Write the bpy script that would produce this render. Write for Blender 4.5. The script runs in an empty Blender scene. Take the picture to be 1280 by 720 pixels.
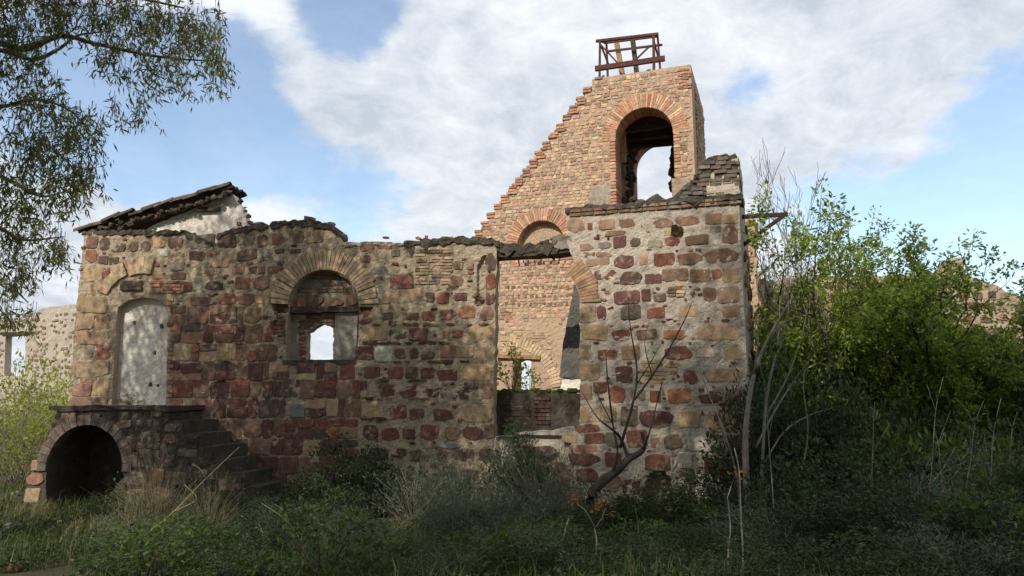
import bpy, math, random
import numpy as np
from mathutils import Vector, Matrix, noise as mnoise
R = math.radians
random.seed(7); RNG = np.random.default_rng(7)
SC = bpy.context.scene
COL = SC.collection

# ------------------------------------------------------------------ camera
FPX = 924.0; PITCH = R(8.6); CAM = np.array([0.0, 0.0, 2.2])
cd = bpy.data.cameras.new('camera'); cd.sensor_width = 36.0; cd.lens = 36.0*FPX/1280.0
cd.clip_start = 0.05; cd.clip_end = 3000.0
camo = bpy.data.objects.new('camera', cd); COL.objects.link(camo)
camo.location = CAM; camo.rotation_euler = (R(90)+PITCH, 0, 0); SC.camera = camo

# ------------------------------------------------------------------ light
SUN_AZ = R(30.0); SUN_EL = R(35.0)      # sun stands behind the camera, to its left
world = bpy.data.worlds.new('World'); SC.world = world; world.use_nodes = True
wn = world.node_tree.nodes; wl = world.node_tree.links; wn.clear()
def wnode(t, **k):
    n = wn.new(t)
    for a, b in k.items(): setattr(n, a, b)
    return n
def wmath(op, a, b=None, c=None, clamp=False):
    n = wnode('ShaderNodeMath', operation=op); n.use_clamp = clamp
    for i, v in enumerate((a, b, c)):
        if v is None: continue
        if isinstance(v, (int, float)): n.inputs[i].default_value = v
        else: wl.new(v, n.inputs[i])
    return n.outputs[0]
SKY_STRENGTH = 0.125
sky = wnode('ShaderNodeTexSky'); sky.sky_type = 'NISHITA'; sky.sun_disc = False
sky.sun_elevation = SUN_EL; sky.sun_rotation = math.pi + SUN_AZ
sky.air_density = 1.0; sky.dust_density = 0.6; sky.ozone_density = 1.4
tc = wnode('ShaderNodeTexCoord')
sep = wnode('ShaderNodeSeparateXYZ'); wl.new(tc.outputs['Generated'], sep.inputs[0])
zz = wmath('MAXIMUM', sep.outputs['Z'], 0.0); zz = wmath('ADD', zz, 0.32)
comb = wnode('ShaderNodeCombineXYZ')
wl.new(wmath('DIVIDE', sep.outputs['X'], zz), comb.inputs[0]); wl.new(wmath('DIVIDE', sep.outputs['Y'], zz), comb.inputs[1])
comb.inputs[2].default_value = 3.7
def wnoise(scale, detail, rough, dist=0.0, off=(0, 0, 0)):
    mp = wnode('ShaderNodeMapping'); mp.inputs['Location'].default_value = off
    wl.new(comb.outputs[0], mp.inputs[0])
    n = wnode('ShaderNodeTexNoise'); n.inputs['Scale'].default_value = scale; n.inputs['Detail'].default_value = detail
    n.inputs['Roughness'].default_value = rough; n.inputs['Distortion'].default_value = dist
    wl.new(mp.outputs[0], n.inputs['Vector']); return n.outputs['Fac']
big = wnoise(2.2, 10.0, 0.62, 0.25, (1.3, 0.4, 0.0)); fine = wnoise(6.5, 8.0, 0.6, 0.3, (4.2, 9.0, 0))
def pix_dir(px, py):
    d = np.array([0, math.cos(PITCH), math.sin(PITCH)]) + np.array([1, 0, 0])*(px-640)/FPX + np.array([0, -math.sin(PITCH), math.cos(PITCH)])*(360-py)/FPX
    return d
vfine = wnoise(17.0, 7.0, 0.62, 0.4, (1.2, 3.0, 0))
cov = wmath('ADD', wmath('ADD', wmath('MULTIPLY', big, 0.8), wmath('MULTIPLY', fine, 0.5)), wmath('MULTIPLY', vfine, 0.22))     # about 0.72 mean
# gaps of blue between the clouds (direction, angular size, how open)
for gx, gy, rad, amt in ((225, 140, 7.5, 0.42), (140, 130, 7.0, 0.28), (40, 100, 6.5, 0.28), (345, 190, 4.0, 0.2), (300, 95, 4.5, 0.16), (440, 8, 4.5, 0.36), (450, 255, 6.0, 0.30), (1265, 145, 6.0, 0.36), (1225, 330, 7.5, 0.40), (1120, 285, 6.0, 0.28), (1300, 320, 7.0, 0.30), (1010, 280, 4.0, 0.16), (925, 120, 3.0, 0.16), (590, 15, 3.0, 0.12)):
    d = pix_dir(gx, gy); d = d/np.linalg.norm(d)
    dot = wnode('ShaderNodeVectorMath', operation='DOT_PRODUCT'); wl.new(tc.outputs['Generated'], dot.inputs[0]); dot.inputs[1].default_value = d
    mr = wnode('ShaderNodeMapRange'); mr.interpolation_type = 'SMOOTHSTEP'; wl.new(dot.outputs['Value'], mr.inputs['Value'])
    mr.inputs['From Min'].default_value = math.cos(R(rad*1.15)); mr.inputs['From Max'].default_value = 1.0
    mr.inputs['To Min'].default_value = 0.0; mr.inputs['To Max'].default_value = amt
    cov = wmath('SUBTRACT', cov, mr.outputs[0])
cr = wnode('ShaderNodeMapRange'); cr.interpolation_type = 'SMOOTHSTEP'; wl.new(cov, cr.inputs['Value'])
cr.inputs['From Min'].default_value = 0.42; cr.inputs['From Max'].default_value = 0.68; cr.inputs['To Min'].default_value = 0.2
shade = wmath('ADD', wmath('MULTIPLY', wnoise(3.0, 10.0, 0.66, 0.5, (7.7, 2.1, 0)), 0.65), wmath('MULTIPLY', wnoise(10.0, 8.0, 0.65, 0.6, (2.7, 5.1, 0)), 0.35))
cram = wnode('ShaderNodeValToRGB'); wl.new(shade, cram.inputs[0])
cram.color_ramp.elements[0].position = 0.38; cram.color_ramp.elements[0].color = (3.35, 3.75, 4.3, 1)
cram.color_ramp.elements[1].position = 0.60; cram.color_ramp.elements[1].color = (5.5, 5.7, 5.95, 1)
mix = wnode('ShaderNodeMix', data_type='RGBA'); wl.new(cr.outputs[0], mix.inputs['Factor'])
skyc = wnode('ShaderNodeMix', data_type='RGBA', blend_type='MULTIPLY'); skyc.inputs['Factor'].default_value = 1.0
wl.new(sky.outputs[0], skyc.inputs['A']); skyc.inputs['B'].default_value = (1.2, 1.22, 1.2, 1)
wl.new(skyc.outputs['Result'], mix.inputs['A']); wl.new(cram.outputs[0], mix.inputs['B'])
bg = wnode('ShaderNodeBackground'); bg.inputs['Strength'].default_value = SKY_STRENGTH
wl.new(mix.outputs['Result'], bg.inputs['Color'])
wo = wnode('ShaderNodeOutputWorld'); wl.new(bg.outputs[0], wo.inputs[0])
sl = bpy.data.lights.new('sun', 'SUN'); sl.energy = 3.1; sl.angle = R(0.55); sl.color = (1.0, 0.93, 0.82)
so = bpy.data.objects.new('sun', sl); COL.objects.link(so)
sd = Vector((math.sin(SUN_AZ)*math.cos(SUN_EL), math.cos(SUN_AZ)*math.cos(SUN_EL), -math.sin(SUN_EL)))
so.rotation_euler = sd.to_track_quat('-Z', 'Y').to_euler(); so.location = (-20, -30, 40)
vs = SC.view_settings; vs.view_transform = 'Standard'; vs.look = 'None'; vs.gamma = 1.0; vs.exposure = 0.48; vs.use_curve_mapping = False
SC.cycles.max_bounces = 6; SC.cycles.transparent_max_bounces = 6

# ------------------------------------------------------------------ materials
class NT:
    def __init__(s, name, rough=0.9):
        s.m = bpy.data.materials.new(name); s.m.use_nodes = True
        s.n = s.m.node_tree.nodes; s.l = s.m.node_tree.links; s.n.clear()
        s.out = s.n.new('ShaderNodeOutputMaterial'); s.b = s.n.new('ShaderNodeBsdfPrincipled')
        s.b.inputs['Roughness'].default_value = rough; s.b.inputs['Specular IOR Level'].default_value = 0.25
        s.l.new(s.b.outputs[0], s.out.inputs['Surface'])
        s.tc = s.n.new('ShaderNodeTexCoord').outputs['Object']
    def noise(s, scale, detail=6, rough=0.6, vec=None, scl=None, dist=0.0):
        v = vec if vec is not None else s.tc
        if scl:
            mp = s.n.new('ShaderNodeMapping'); mp.inputs['Scale'].default_value = scl; s.l.new(v, mp.inputs[0]); v = mp.outputs[0]
        t = s.n.new('ShaderNodeTexNoise'); t.inputs['Scale'].default_value = scale; t.inputs['Detail'].default_value = detail
        t.inputs['Roughness'].default_value = rough; t.inputs['Distortion'].default_value = dist
        s.l.new(v, t.inputs['Vector']); return t.outputs['Fac']
    def ramp(s, f, a, b, lo=0.0, hi=1.0):
        r = s.n.new('ShaderNodeMapRange'); s.l.new(f, r.inputs[0]); r.interpolation_type = 'SMOOTHSTEP'
        r.inputs[1].default_value = a; r.inputs[2].default_value = b; r.inputs[3].default_value = lo; r.inputs[4].default_value = hi
        return r.outputs[0]
    def mix(s, f, a, b, mode='MIX'):
        m = s.n.new('ShaderNodeMix'); m.data_type = 'RGBA'; m.blend_type = mode
        for sock, v in ((m.inputs['Factor'], f), (m.inputs['A'], a), (m.inputs['B'], b)):
            if isinstance(v, (int, float)): sock.default_value = v
            elif isinstance(v, tuple): sock.default_value = v if len(v) == 4 else v+(1,)
            else: s.l.new(v, sock)
        return m.outputs['Result']
    def math(s, op, a, b):
        m = s.n.new('ShaderNodeMath'); m.operation = op
        for i, v in enumerate((a, b)):
            if isinstance(v, (int, float)): m.inputs[i].default_value = v
            else: s.l.new(v, m.inputs[i])
        return m.outputs[0]
    def color(s, c): s.l.new(c, s.b.inputs['Base Color']) if not isinstance(c, tuple) else None
    def bump(s, h, strength=0.5, dist=0.02):
        b = s.n.new('ShaderNodeBump'); b.inputs['Strength'].default_value = strength; b.inputs['Distance'].default_value = dist
        s.l.new(h, b.inputs['Height']); s.l.new(b.outputs[0], s.b.inputs['Normal'])
    def info(s, k): return s.n.new('ShaderNodeObjectInfo').outputs[k]
    def island(s): return s.n.new('ShaderNodeNewGeometry').outputs['Random Per Island']
    def pos(s): return s.n.new('ShaderNodeNewGeometry').outputs['Position']
    def grey(s, f):
        c = s.n.new('ShaderNodeCombineColor')
        for i in range(3): s.l.new(f, c.inputs[i])
        return c.outputs[0]

def m_stone(name, spread=0.5, pale=(0.40, 0.325, 0.24), smear=0.55):
    t = NT(name, 0.92); p = t.pos()
    c = t.info('Color')
    v = t.ramp(t.noise(9, 8, 0.68, p), 0.25, 0.75, 0.62, 1.38)
    c = t.mix(1.0, c, t.grey(v), 'MULTIPLY')
    iv = t.ramp(t.island(), 0, 1, 1-spread*0.6, 1+spread*0.7); c = t.mix(1.0, c, t.grey(iv), 'MULTIPLY')
    streak = t.ramp(t.noise(7, 5, 0.6, p, (1, 1, 4.5), 0.6), 0.55, 0.8)
    c = t.mix(t.math('MULTIPLY', streak, 0.35), c, (0.09, 0.045, 0.035))
    li = t.ramp(t.noise(4.2, 9, 0.74, p), 0.53, 0.62); c = t.mix(t.math('MULTIPLY', li, smear), c, pale)
    l2 = t.ramp(t.noise(16, 6, 0.7, p), 0.56, 0.7); c = t.mix(t.math('MULTIPLY', l2, 0.4), c, pale)
    dk = t.ramp(t.noise(38, 4, 0.6, p), 0.6, 0.75); c = t.mix(t.math('MULTIPLY', dk, 0.5), c, (0.05, 0.035, 0.03))
    t.color(c); h = t.math('ADD', t.noise(22, 8, 0.7, p), t.math('MULTIPLY', t.noise(75, 4, 0.6, p), 0.5)); t.bump(h, 0.8, 0.022)
    return t.m
def m_mortar(name, a, b, c3, stain=(0.07, 0.06, 0.05), stain_amt=0.6, bs=0.9, pits=0.75):
    t = NT(name, 0.95); p = t.pos()
    c = t.mix(t.ramp(t.noise(1.3, 8, 0.65, p), 0.35, 0.65), a, b)
    c = t.mix(t.ramp(t.noise(4.5, 8, 0.7, p), 0.5, 0.72), c, c3)
    st = t.ramp(t.noise(3.0, 9, 0.75, p, (1, 1, 0.55), 0.4), 0.56, 0.74); c = t.mix(t.math('MULTIPLY', st, stain_amt), c, stain)
    v = t.ramp(t.noise(30, 6, 0.7, p), 0.25, 0.75, 0.72, 1.25); c = t.mix(1.0, c, t.grey(v), 'MULTIPLY')
    pit = t.ramp(t.noise(17, 3, 0.5, p, (1, 1, 2.2)), 0.66, 0.74); c = t.mix(t.math('MULTIPLY', pit, pits), c, (0.07, 0.05, 0.04))
    t.color(c); h = t.math('ADD', t.noise(10, 9, 0.7, p), t.math('MULTIPLY', t.noise(45, 6, 0.7, p), 0.6))
    h = t.math('SUBTRACT', h, t.math('MULTIPLY', pit, 0.5)); t.bump(h, bs, 0.05); return t.m
def m_plain(name, a, b, scale=6, rough=0.85, bump=0.4, metal=0.0, stretch=None, dist=0.02):
    t = NT(name, rough); p = t.pos() if not stretch else t.tc
    f = t.ramp(t.noise(scale, 7, 0.65, p, stretch), 0.3, 0.7); c = t.mix(f, a, b)
    v = t.ramp(t.noise(scale*6, 4, 0.6, p), 0.25, 0.75, 0.75, 1.25); c = t.mix(1.0, c, t.grey(v), 'MULTIPLY')
    t.color(c); t.b.inputs['Metallic'].default_value = metal; t.bump(t.noise(scale*4, 7, 0.65, p, stretch), bump, dist); return t.m
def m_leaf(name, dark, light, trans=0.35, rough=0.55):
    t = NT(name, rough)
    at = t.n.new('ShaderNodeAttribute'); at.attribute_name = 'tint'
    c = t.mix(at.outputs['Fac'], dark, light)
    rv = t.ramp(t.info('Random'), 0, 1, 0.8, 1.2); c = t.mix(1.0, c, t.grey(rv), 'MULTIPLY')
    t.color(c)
    tr = t.n.new('ShaderNodeBsdfTranslucent'); t.l.new(t.mix(1.0, c, (1.5, 1.55, 0.7), 'MULTIPLY'), tr.inputs[0])
    ms = t.n.new('ShaderNodeMixShader'); ms.inputs[0].default_value = trans
    t.l.new(t.b.outputs[0], ms.inputs[1]); t.l.new(tr.outputs[0], ms.inputs[2]); t.l.new(ms.outputs[0], t.out.inputs['Surface'])
    return t.m
M = {}
M['stone'] = m_stone('field_stone'); M['stone_s'] = m_stone('small_stone', 0.9)
M['brick'] = m_stone('brick', 0.5, (0.42, 0.345, 0.27), 0.35)
M['mortar'] = m_mortar('lime_mortar', (0.37, 0.295, 0.205), (0.45, 0.365, 0.265), (0.50, 0.40, 0.275))
M['mortar_t'] = m_mortar('tower_mortar', (0.455, 0.39, 0.315), (0.53, 0.455, 0.37), (0.57, 0.475, 0.365), stain_amt=0.4)
M['mortar_g'] = m_mortar('gable_mortar', (0.44, 0.305, 0.205), (0.49, 0.35, 0.24), (0.54, 0.405, 0.29), (0.20, 0.13, 0.09), 0.6)
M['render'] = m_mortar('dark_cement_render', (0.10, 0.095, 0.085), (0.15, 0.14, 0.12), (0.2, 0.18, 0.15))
M['white'] = m_mortar('old_white_plaster', (0.68, 0.62, 0.55), (0.74, 0.68, 0.61), (0.60, 0.49, 0.36), (0.22, 0.16, 0.11), 0.3, 0.4, 0.12)
M['greyp'] = m_mortar('grey_plaster', (0.27, 0.24, 0.20), (0.33, 0.29, 0.24), (0.38, 0.33, 0.26), (0.12, 0.1, 0.08), 0.5, 0.5)
M['crust'] = m_mortar('black_crust', (0.065, 0.054, 0.044), (0.105, 0.086, 0.068), (0.15, 0.13, 0.075), (0.02, 0.018, 0.015), 0.7)  # black crust on wall tops; also painted shade inside arch and door holes
M['wood'] = m_plain('charred_wood', (0.035, 0.025, 0.02), (0.10, 0.07, 0.05), 3, 0.9, 0.7, 0, (1, 8, 8))
M['wood_l'] = m_plain('weathered_wood', (0.22, 0.13, 0.07), (0.36, 0.23, 0.12), 3, 0.85, 0.5, 0, (6, 6, 1))
M['rust'] = m_plain('rusty_iron', (0.055, 0.025, 0.025), (0.12, 0.045, 0.03), 9, 0.8, 0.4, 0.2)
M['iron'] = m_plain('black_iron', (0.02, 0.014, 0.016), (0.05, 0.028, 0.028), 9, 0.7, 0.3, 0.3)
M['tile'] = m_stone('roof_tile', 0.6, (0.16, 0.15, 0.08), .3)
M['bark'] = m_plain('dark_bark', (0.035, 0.027, 0.022), (0.09, 0.07, 0.055), 7, 0.95, 0.8)
M['bark_g'] = m_plain('grey_bark', (0.16, 0.135, 0.115), (0.27, 0.235, 0.2), 9, 0.9, 0.5)
M['bark_p'] = m_plain('pale_bark', (0.20, 0.17, 0.14), (0.35, 0.31, 0.265), 12, 0.85, 0.4)
M['drystem'] = m_plain('dry_brush_stem', (0.12, 0.10, 0.062), (0.22, 0.185, 0.12), 9, 0.9, 0.4)
M['straw'] = m_plain('dry_stalk', (0.30, 0.25, 0.14), (0.45, 0.39, 0.24), 14, 0.85, 0.3)
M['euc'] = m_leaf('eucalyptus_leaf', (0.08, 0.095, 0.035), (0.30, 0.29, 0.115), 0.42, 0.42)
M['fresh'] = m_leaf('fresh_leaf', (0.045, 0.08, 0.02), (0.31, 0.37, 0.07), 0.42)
M['midleaf'] = m_leaf('thicket_leaf', (0.022, 0.048, 0.014), (0.105, 0.15, 0.03), 0.3)  # fresh leaf darkened in colour to stand for the thicket's shade
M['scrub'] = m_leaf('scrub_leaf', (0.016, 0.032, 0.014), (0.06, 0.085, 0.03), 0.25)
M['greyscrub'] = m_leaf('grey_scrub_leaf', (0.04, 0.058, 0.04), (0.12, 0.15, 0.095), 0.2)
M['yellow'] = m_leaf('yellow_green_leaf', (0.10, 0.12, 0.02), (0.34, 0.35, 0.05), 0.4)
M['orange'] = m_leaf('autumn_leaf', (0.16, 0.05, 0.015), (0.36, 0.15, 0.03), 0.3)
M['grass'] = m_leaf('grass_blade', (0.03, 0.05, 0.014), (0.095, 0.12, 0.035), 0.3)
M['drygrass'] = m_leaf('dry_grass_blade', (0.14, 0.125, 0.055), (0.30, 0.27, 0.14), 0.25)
M['moss'] = m_plain('moss', (0.03, 0.05, 0.008), (0.10, 0.13, 0.015), 12, 0.95, 0.9)

# ------------------------------------------------------------------ helpers
def finish(name, me, mat, parent=None, smooth=False, loc=None):
    o = bpy.data.objects.new(name, me); COL.objects.link(o)
    if mat is not None and not me.materials: me.materials.append(mat)
    if smooth: me.polygons.foreach_set('use_smooth', [True]*len(me.polygons))
    if parent is not None: o.parent = parent
    if loc is not None: o.location = loc
    return o
def mk(name, V, Fc, mat, parent=None, smooth=False, loc=None):
    me = bpy.data.meshes.new(name); me.from_pydata([tuple(map(float, v)) for v in V], [], Fc); me.update()
    return finish(name, me, mat, parent, smooth, loc)
def tag(o, label, cat, group=None):
    o['label'] = label; o['category'] = cat
    if group: o['group'] = group
    return o
def empty(name, loc, rz=0.0, label=None, cat=None, group=None):
    o = bpy.data.objects.new(name, None); COL.objects.link(o); o.location = tuple(loc); o.rotation_euler = (0, 0, rz); o.empty_display_size = 0.2
    if label: tag(o, label, cat, group)
    return o
def at(px, py, depth):
    """pixel and depth (metres along +Y) -> world point"""
    d = pix_dir(px, py); return CAM + d*(depth/d[1])
class Frame:
    """a vertical wall plane: local x along the wall, local y into it, z up"""
    def __init__(s, origin, theta):
        s.o = np.array([origin[0], origin[1], 0.0]); s.th = theta
        s.u = np.array([math.cos(theta), -math.sin(theta), 0]); s.v = np.array([math.sin(theta), math.cos(theta), 0])
    def L(s, px, py, yl=0.0):
        d = pix_dir(px, py); o = s.o + s.v*yl
        t = np.dot(o-CAM, s.v)/np.dot(d, s.v); p = CAM + d*t
        return float(np.dot(p-s.o, s.u)), float(p[2])
    def W(s, x, y, z): return s.o + s.u*x + s.v*y + np.array([0, 0, z])
    def root(s, name, label, cat, group=None): return empty(name, s.o, -s.th, label, cat, group)
    def poly(s, pts, yl=0.0): return [s.L(a, b, yl) for a, b in pts]
    def rect(s, x0, y0, x1, y1, yl=0.0):
        xm, ym = (x0+x1)/2, (y0+y1)/2
        a = s.L(x0, ym, yl)[0]; b = s.L(x1, ym, yl)[0]; c = s.L(xm, y1, yl)[1]; d = s.L(xm, y0, yl)[1]
        return (a+b)/2, (c+d)/2, b-a, d-c
def inside(P, poly):
    x, y = P[:, 0], P[:, 1]; r = np.zeros(len(P), bool); n = len(poly)
    for i in range(n):
        x1, y1 = poly[i]; x2, y2 = poly[(i+1) % n]
        if y1 == y2: continue
        c = ((y1 > y) != (y2 > y)) & (x < (x2-x1)*(y-y1)/(y2-y1)+x1); r ^= c
    return r
def nearest(P, polys):
    best = np.full(len(P), 1e9); q = P.copy()
    for poly in polys:
        n = len(poly)
        for i in range(n):
            a = np.array(poly[i]); b = np.array(poly[(i+1) % n]); ab = b-a; L2 = max(1e-12, ab@ab)
            t = np.clip(((P-a)@ab)/L2, 0, 1); c = a+t[:, None]*ab; d = np.hypot(*(P-c).T); k = d < best
            best[k] = d[k]; q[k] = c[k]
    return q, best
def rag(pts, step, amp, seed, closed=False):
    """subdivide a polyline and make it ragged"""
    rr = np.random.default_rng(seed); out = []
    n = len(pts)
    for i in range(n if closed else n-1):
        a = np.array(pts[i], float); b = np.array(pts[(i+1) % n], float); L = np.hypot(*(b-a)); k = max(1, int(L/step))
        nrm = np.array([-(b-a)[1], (b-a)[0]])/max(L, 1e-9)
        for j in range(k):
            out.append(tuple(a+(b-a)*j/k+nrm*rr.normal(0, amp)*(1 if (j or closed) else 0.3)))
    if not closed: out.append(tuple(pts[-1]))
    return out
def wall(name, poly, holes, y0, y1, cell, mat, parent, amp=0.02, recess=(), smooth=True, nseed=0.0):
    A = np.array(poly); x0, z0 = A.min(0)-cell; xe, ze = A.max(0)+cell
    nx = int((xe-x0)/cell)+1; nz = int((ze-z0)/cell)+1
    gx, gz = np.meshgrid(x0+np.arange(nx+1)*cell, z0+np.arange(nz+1)*cell, indexing='ij'); P = np.stack([gx.ravel(), gz.ravel()], 1)
    cx, cz = np.meshgrid(x0+(np.arange(nx)+.5)*cell, z0+(np.arange(nz)+.5)*cell, indexing='ij'); Cc = np.stack([cx.ravel(), cz.ravel()], 1)
    k = inside(Cc, poly)
    for h in holes: k &= ~inside(Cc, h)
    K = k.reshape(nx, nz)
    use = np.zeros((nx+1, nz+1), int)
    for a in (0, 1):
        for b in (0, 1): use[a:nx+a, b:nz+b] += K
    uf = use.ravel(); bound = (uf > 0) & (uf < 4)
    q, d = nearest(P[bound], [poly]+list(holes)); mv = d < cell*1.3; Pb = P[bound]; Pb[mv] = q[mv]; P[bound] = Pb
    idx = np.full(len(P), -1); ids = np.nonzero(uf > 0)[0]; idx[ids] = np.arange(len(ids)); n = len(ids)
    dy = np.zeros(n)
    for ppoly, dep in recess: dy += inside(P[ids], ppoly)*dep
    V = []
    for j, i in enumerate(ids):
        x, z = P[i]
        e = mnoise.noise(Vector((x*2.3+nseed, 3.1, z*2.3)))*0.45+mnoise.noise(Vector((x*7+nseed, 9.1, z*8)))*0.45+(mnoise.noise(Vector((x*17+nseed, 5.1, z*19)))*0.4 if cell < .1 else 0)
        V.append((x, y0+min(dy[j], (y1-y0)*0.8)-e*amp, z))
    for i in ids: V.append((P[i][0], y1, P[i][1]))
    Fc = []
    def vid(a, b): return idx[a*(nz+1)+b]
    for a in range(nx):
        for b in range(nz):
            if not K[a, b]: continue
            v = [int(vid(a, b)), int(vid(a+1, b)), int(vid(a+1, b+1)), int(vid(a, b+1))]
            Fc.append(v); Fc.append([w+n for w in reversed(v)])
            for (da, db, p, r_) in ((0, -1, 0, 1), (1, 0, 1, 2), (0, 1, 2, 3), (-1, 0, 3, 0)):
                aa, bb = a+da, b+db
                if not (0 <= aa < nx and 0 <= bb < nz) or not K[aa, bb]: Fc.append([v[p], v[p]+n, v[r_]+n, v[r_]])
    o = mk(name, V, Fc, mat, parent)
    return o
# stone meshes --------------------------------------------------------------
def stone_mesh(seed, expo, jitter):
    rr = np.random.default_rng(seed); n = 10
    if expo > 6:      # squared block with chipped corners
        C = [(sx*.5*(1-rr.uniform(0, jitter)), sz*.5*(1-rr.uniform(0, jitter))) for sx, sz in ((1, -1), (1, 1), (-1, 1), (-1, -1))]; P = []
        for i in range(4):
            c = np.array(C[i]); pv = np.array(C[i-1]); nx_ = np.array(C[(i+1) % 4]); P += [c+(pv-c)*rr.uniform(.04, .17), c+(nx_-c)*rr.uniform(.04, .17)]
            if i in (1, 3): P.append((c+nx_)/2*[1, 1+rr.uniform(-.10, .14)])
        X, Z = np.array(P).T
    else:
        ang = np.sort(np.arange(n)*2*math.pi/n + rr.uniform(-.26, .26, n)) + rr.uniform(0, 1)
        c, s_ = np.cos(ang), np.sin(ang); r = (np.abs(c)**expo+np.abs(s_)**expo)**(-1/expo)*0.5*(1+rr.uniform(-jitter, jitter*.6, n)); X, Z = c*r, s_*r
    V = []; tx, tz = rr.normal(0, .22), rr.normal(0, .22)
    for x, z in zip(X, Z): V.append((x*1.03, 0.9, z*1.03))
    for x, z in zip(X, Z): V.append((x, -0.66+rr.uniform(-.1, .1)+tx*x+tz*z, z))
    for x, z in zip(X, Z): V.append((x*0.93, -0.92+rr.uniform(-.1, .1)+tx*x+tz*z, z*0.91))
    V.append((rr.uniform(-.12, .12), -1.0+rr.uniform(-.2, .15), rr.uniform(-.12, .12)))
    Fc = []
    for k in (0, n):
        for i in range(n): Fc.append((k+i, k+(i+1) % n, k+n+(i+1) % n, k+n+i))
    for i in range(n): Fc.append((2*n+i, 2*n+(i+1) % n, 3*n))
    return V, Fc
def reg(V, Fc, name, mat, smooth=True):
    me = bpy.data.meshes.new(name); me.from_pydata([tuple(map(float, v)) for v in V], [], Fc); me.update()
    me.materials.append(mat)
    if smooth: me.polygons.foreach_set('use_smooth', [True]*len(me.polygons))
    return me
STV = [stone_mesh(i, 4.2 if i < 12 else 9.0, 0.15 if i < 12 else 0.16) for i in range(24)]
ST = [reg(v, f, 'stone', M['stone'], False) for v, f in STV]
def boxv(bv=0.08):
    a = .5; b = .5-bv; V = []
    for z in (-1, 1):
        for x in (-1, 1): V.append((x*a, 0.5, z*a))
    for z in (-1, 1):
        for x in (-1, 1): V.append((x*a, -0.42, z*a))
    for z in (-1, 1):
        for x in (-1, 1): V.append((x*b, -0.5, z*b))
    Fc = [(0, 2, 3, 1), (0, 1, 5, 4), (1, 3, 7, 5), (3, 2, 6, 7), (2, 0, 4, 6), (4, 5, 9, 8), (5, 7, 11, 9), (7, 6, 10, 11), (6, 4, 8, 10), (8, 9, 11, 10)]
    return V, Fc
BXV = boxv(); BX = reg(*BXV, 'brick', M['brick'], False)
PAL = {'r': (0.170, 0.070, 0.048), 'o': (0.26, 0.118, 0.062), 'p': (0.115, 0.056, 0.047), 'b': (0.160, 0.095, 0.062), 'n': (0.095, 0.066, 0.05),
       'k': (0.235, 0.138, 0.096), 't': (0.32, 0.215, 0.132), 'y': (0.35, 0.25, 0.142), 'w': (0.48, 0.42, 0.35), 'g': (0.20, 0.165, 0.128), 'c': (0.19, 0.205, 0.18),
       'B': (0.40, 0.195, 0.115), 'Y': (0.38, 0.29, 0.18)}
def colr(k, j=0.14):
    c = PAL[k] if isinstance(k, str) else k; f = random.uniform(1-j, 1+j)
    return tuple(min(1, v*f*random.uniform(0.94, 1.06)) for v in c)+(1.0,)
def put(me, name, parent, x, y, z, sx, sy, sz, col, rot=0.0):
    o = bpy.data.objects.new(name, me); COL.objects.link(o); o.parent = parent
    o.location = (x, y, z); o.scale = (sx, sy, sz); o.rotation_euler = (0, rot, 0); o.color = col; return o
def stone(F, parent, x0, y0, x1, y1, k, yl=0.0, proud=None):
    x, z, w, h = F.rect(x0, y0, x1, y1, yl)
    blocky = (not isinstance(k, str)) or k in 'tyw' or random.random() < 0.55
    me = random.choice(ST[12:] if blocky else ST[:12])
    d = proud if proud is not None else random.uniform(0.010, 0.026)
    fl = random.choice((-1, 1))
    return put(me, 'stone', parent, x, yl+0.003, z, w+0.03, d, h+0.028, colr(k), random.gauss(0, 0.04))
def joined(name, items, mat, parent, src=None):
    """many small pieces in one part: items = (x, y, z, sx, sy, sz, rot)"""
    V = []; Fc = []
    for i, (x, y, z, sx, sy, sz, rot) in enumerate(items):
        sv, sf = src if src else STV[i % 24]; b = len(V); c, s_ = math.cos(rot), math.sin(rot)
        for a in sv: ax, ay, az = a[0]*sx, a[1]*sy, a[2]*sz; V.append((x+ax*c+az*s_, y+ay, z-ax*s_+az*c))
        Fc += [tuple(b+q for q in f) for f in sf]
    o = mk(name, V, Fc, mat, parent, False); o['kind'] = 'stuff'; return o
def arch_ring(F, parent, cx, cy, r0, r1, a0, a1, n, k, yl=0.0, proud=0.03, name='voussoir', gap=0.06, depth=0.2, sq=1.0):
    """radial pieces of an arch, centre and radii in pixels"""
    c0 = F.L(cx, cy, yl); sc = (F.L(cx+50, cy, yl)[0]-c0[0])/50; scz = (F.L(cx, cy-50, yl)[1]-c0[1])/50
    for i in range(n):
        t0 = a0+(a1-a0)*(i+gap)/n; t1 = a0+(a1-a0)*(i+1-gap)/n; V = []
        rj = random.uniform(0.97, 1.03); pj = random.uniform(0, 0.015)
        for y in (yl+depth, yl-proud-pj):
            for t in (t0, t1):
                for r_ in (r0, r1*rj): V.append((c0[0]+math.cos(t)*r_*sc, y, c0[1]+math.sin(t)*r_*scz*sq))
        Fc = [(0, 1, 3, 2), (4, 6, 7, 5), (0, 4, 5, 1), (1, 5, 7, 3), (3, 7, 6, 2), (2, 6, 4, 0)]
        o = mk(name, V, Fc, M['brick'], parent); o.color = colr(k, 0.2)
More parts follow.
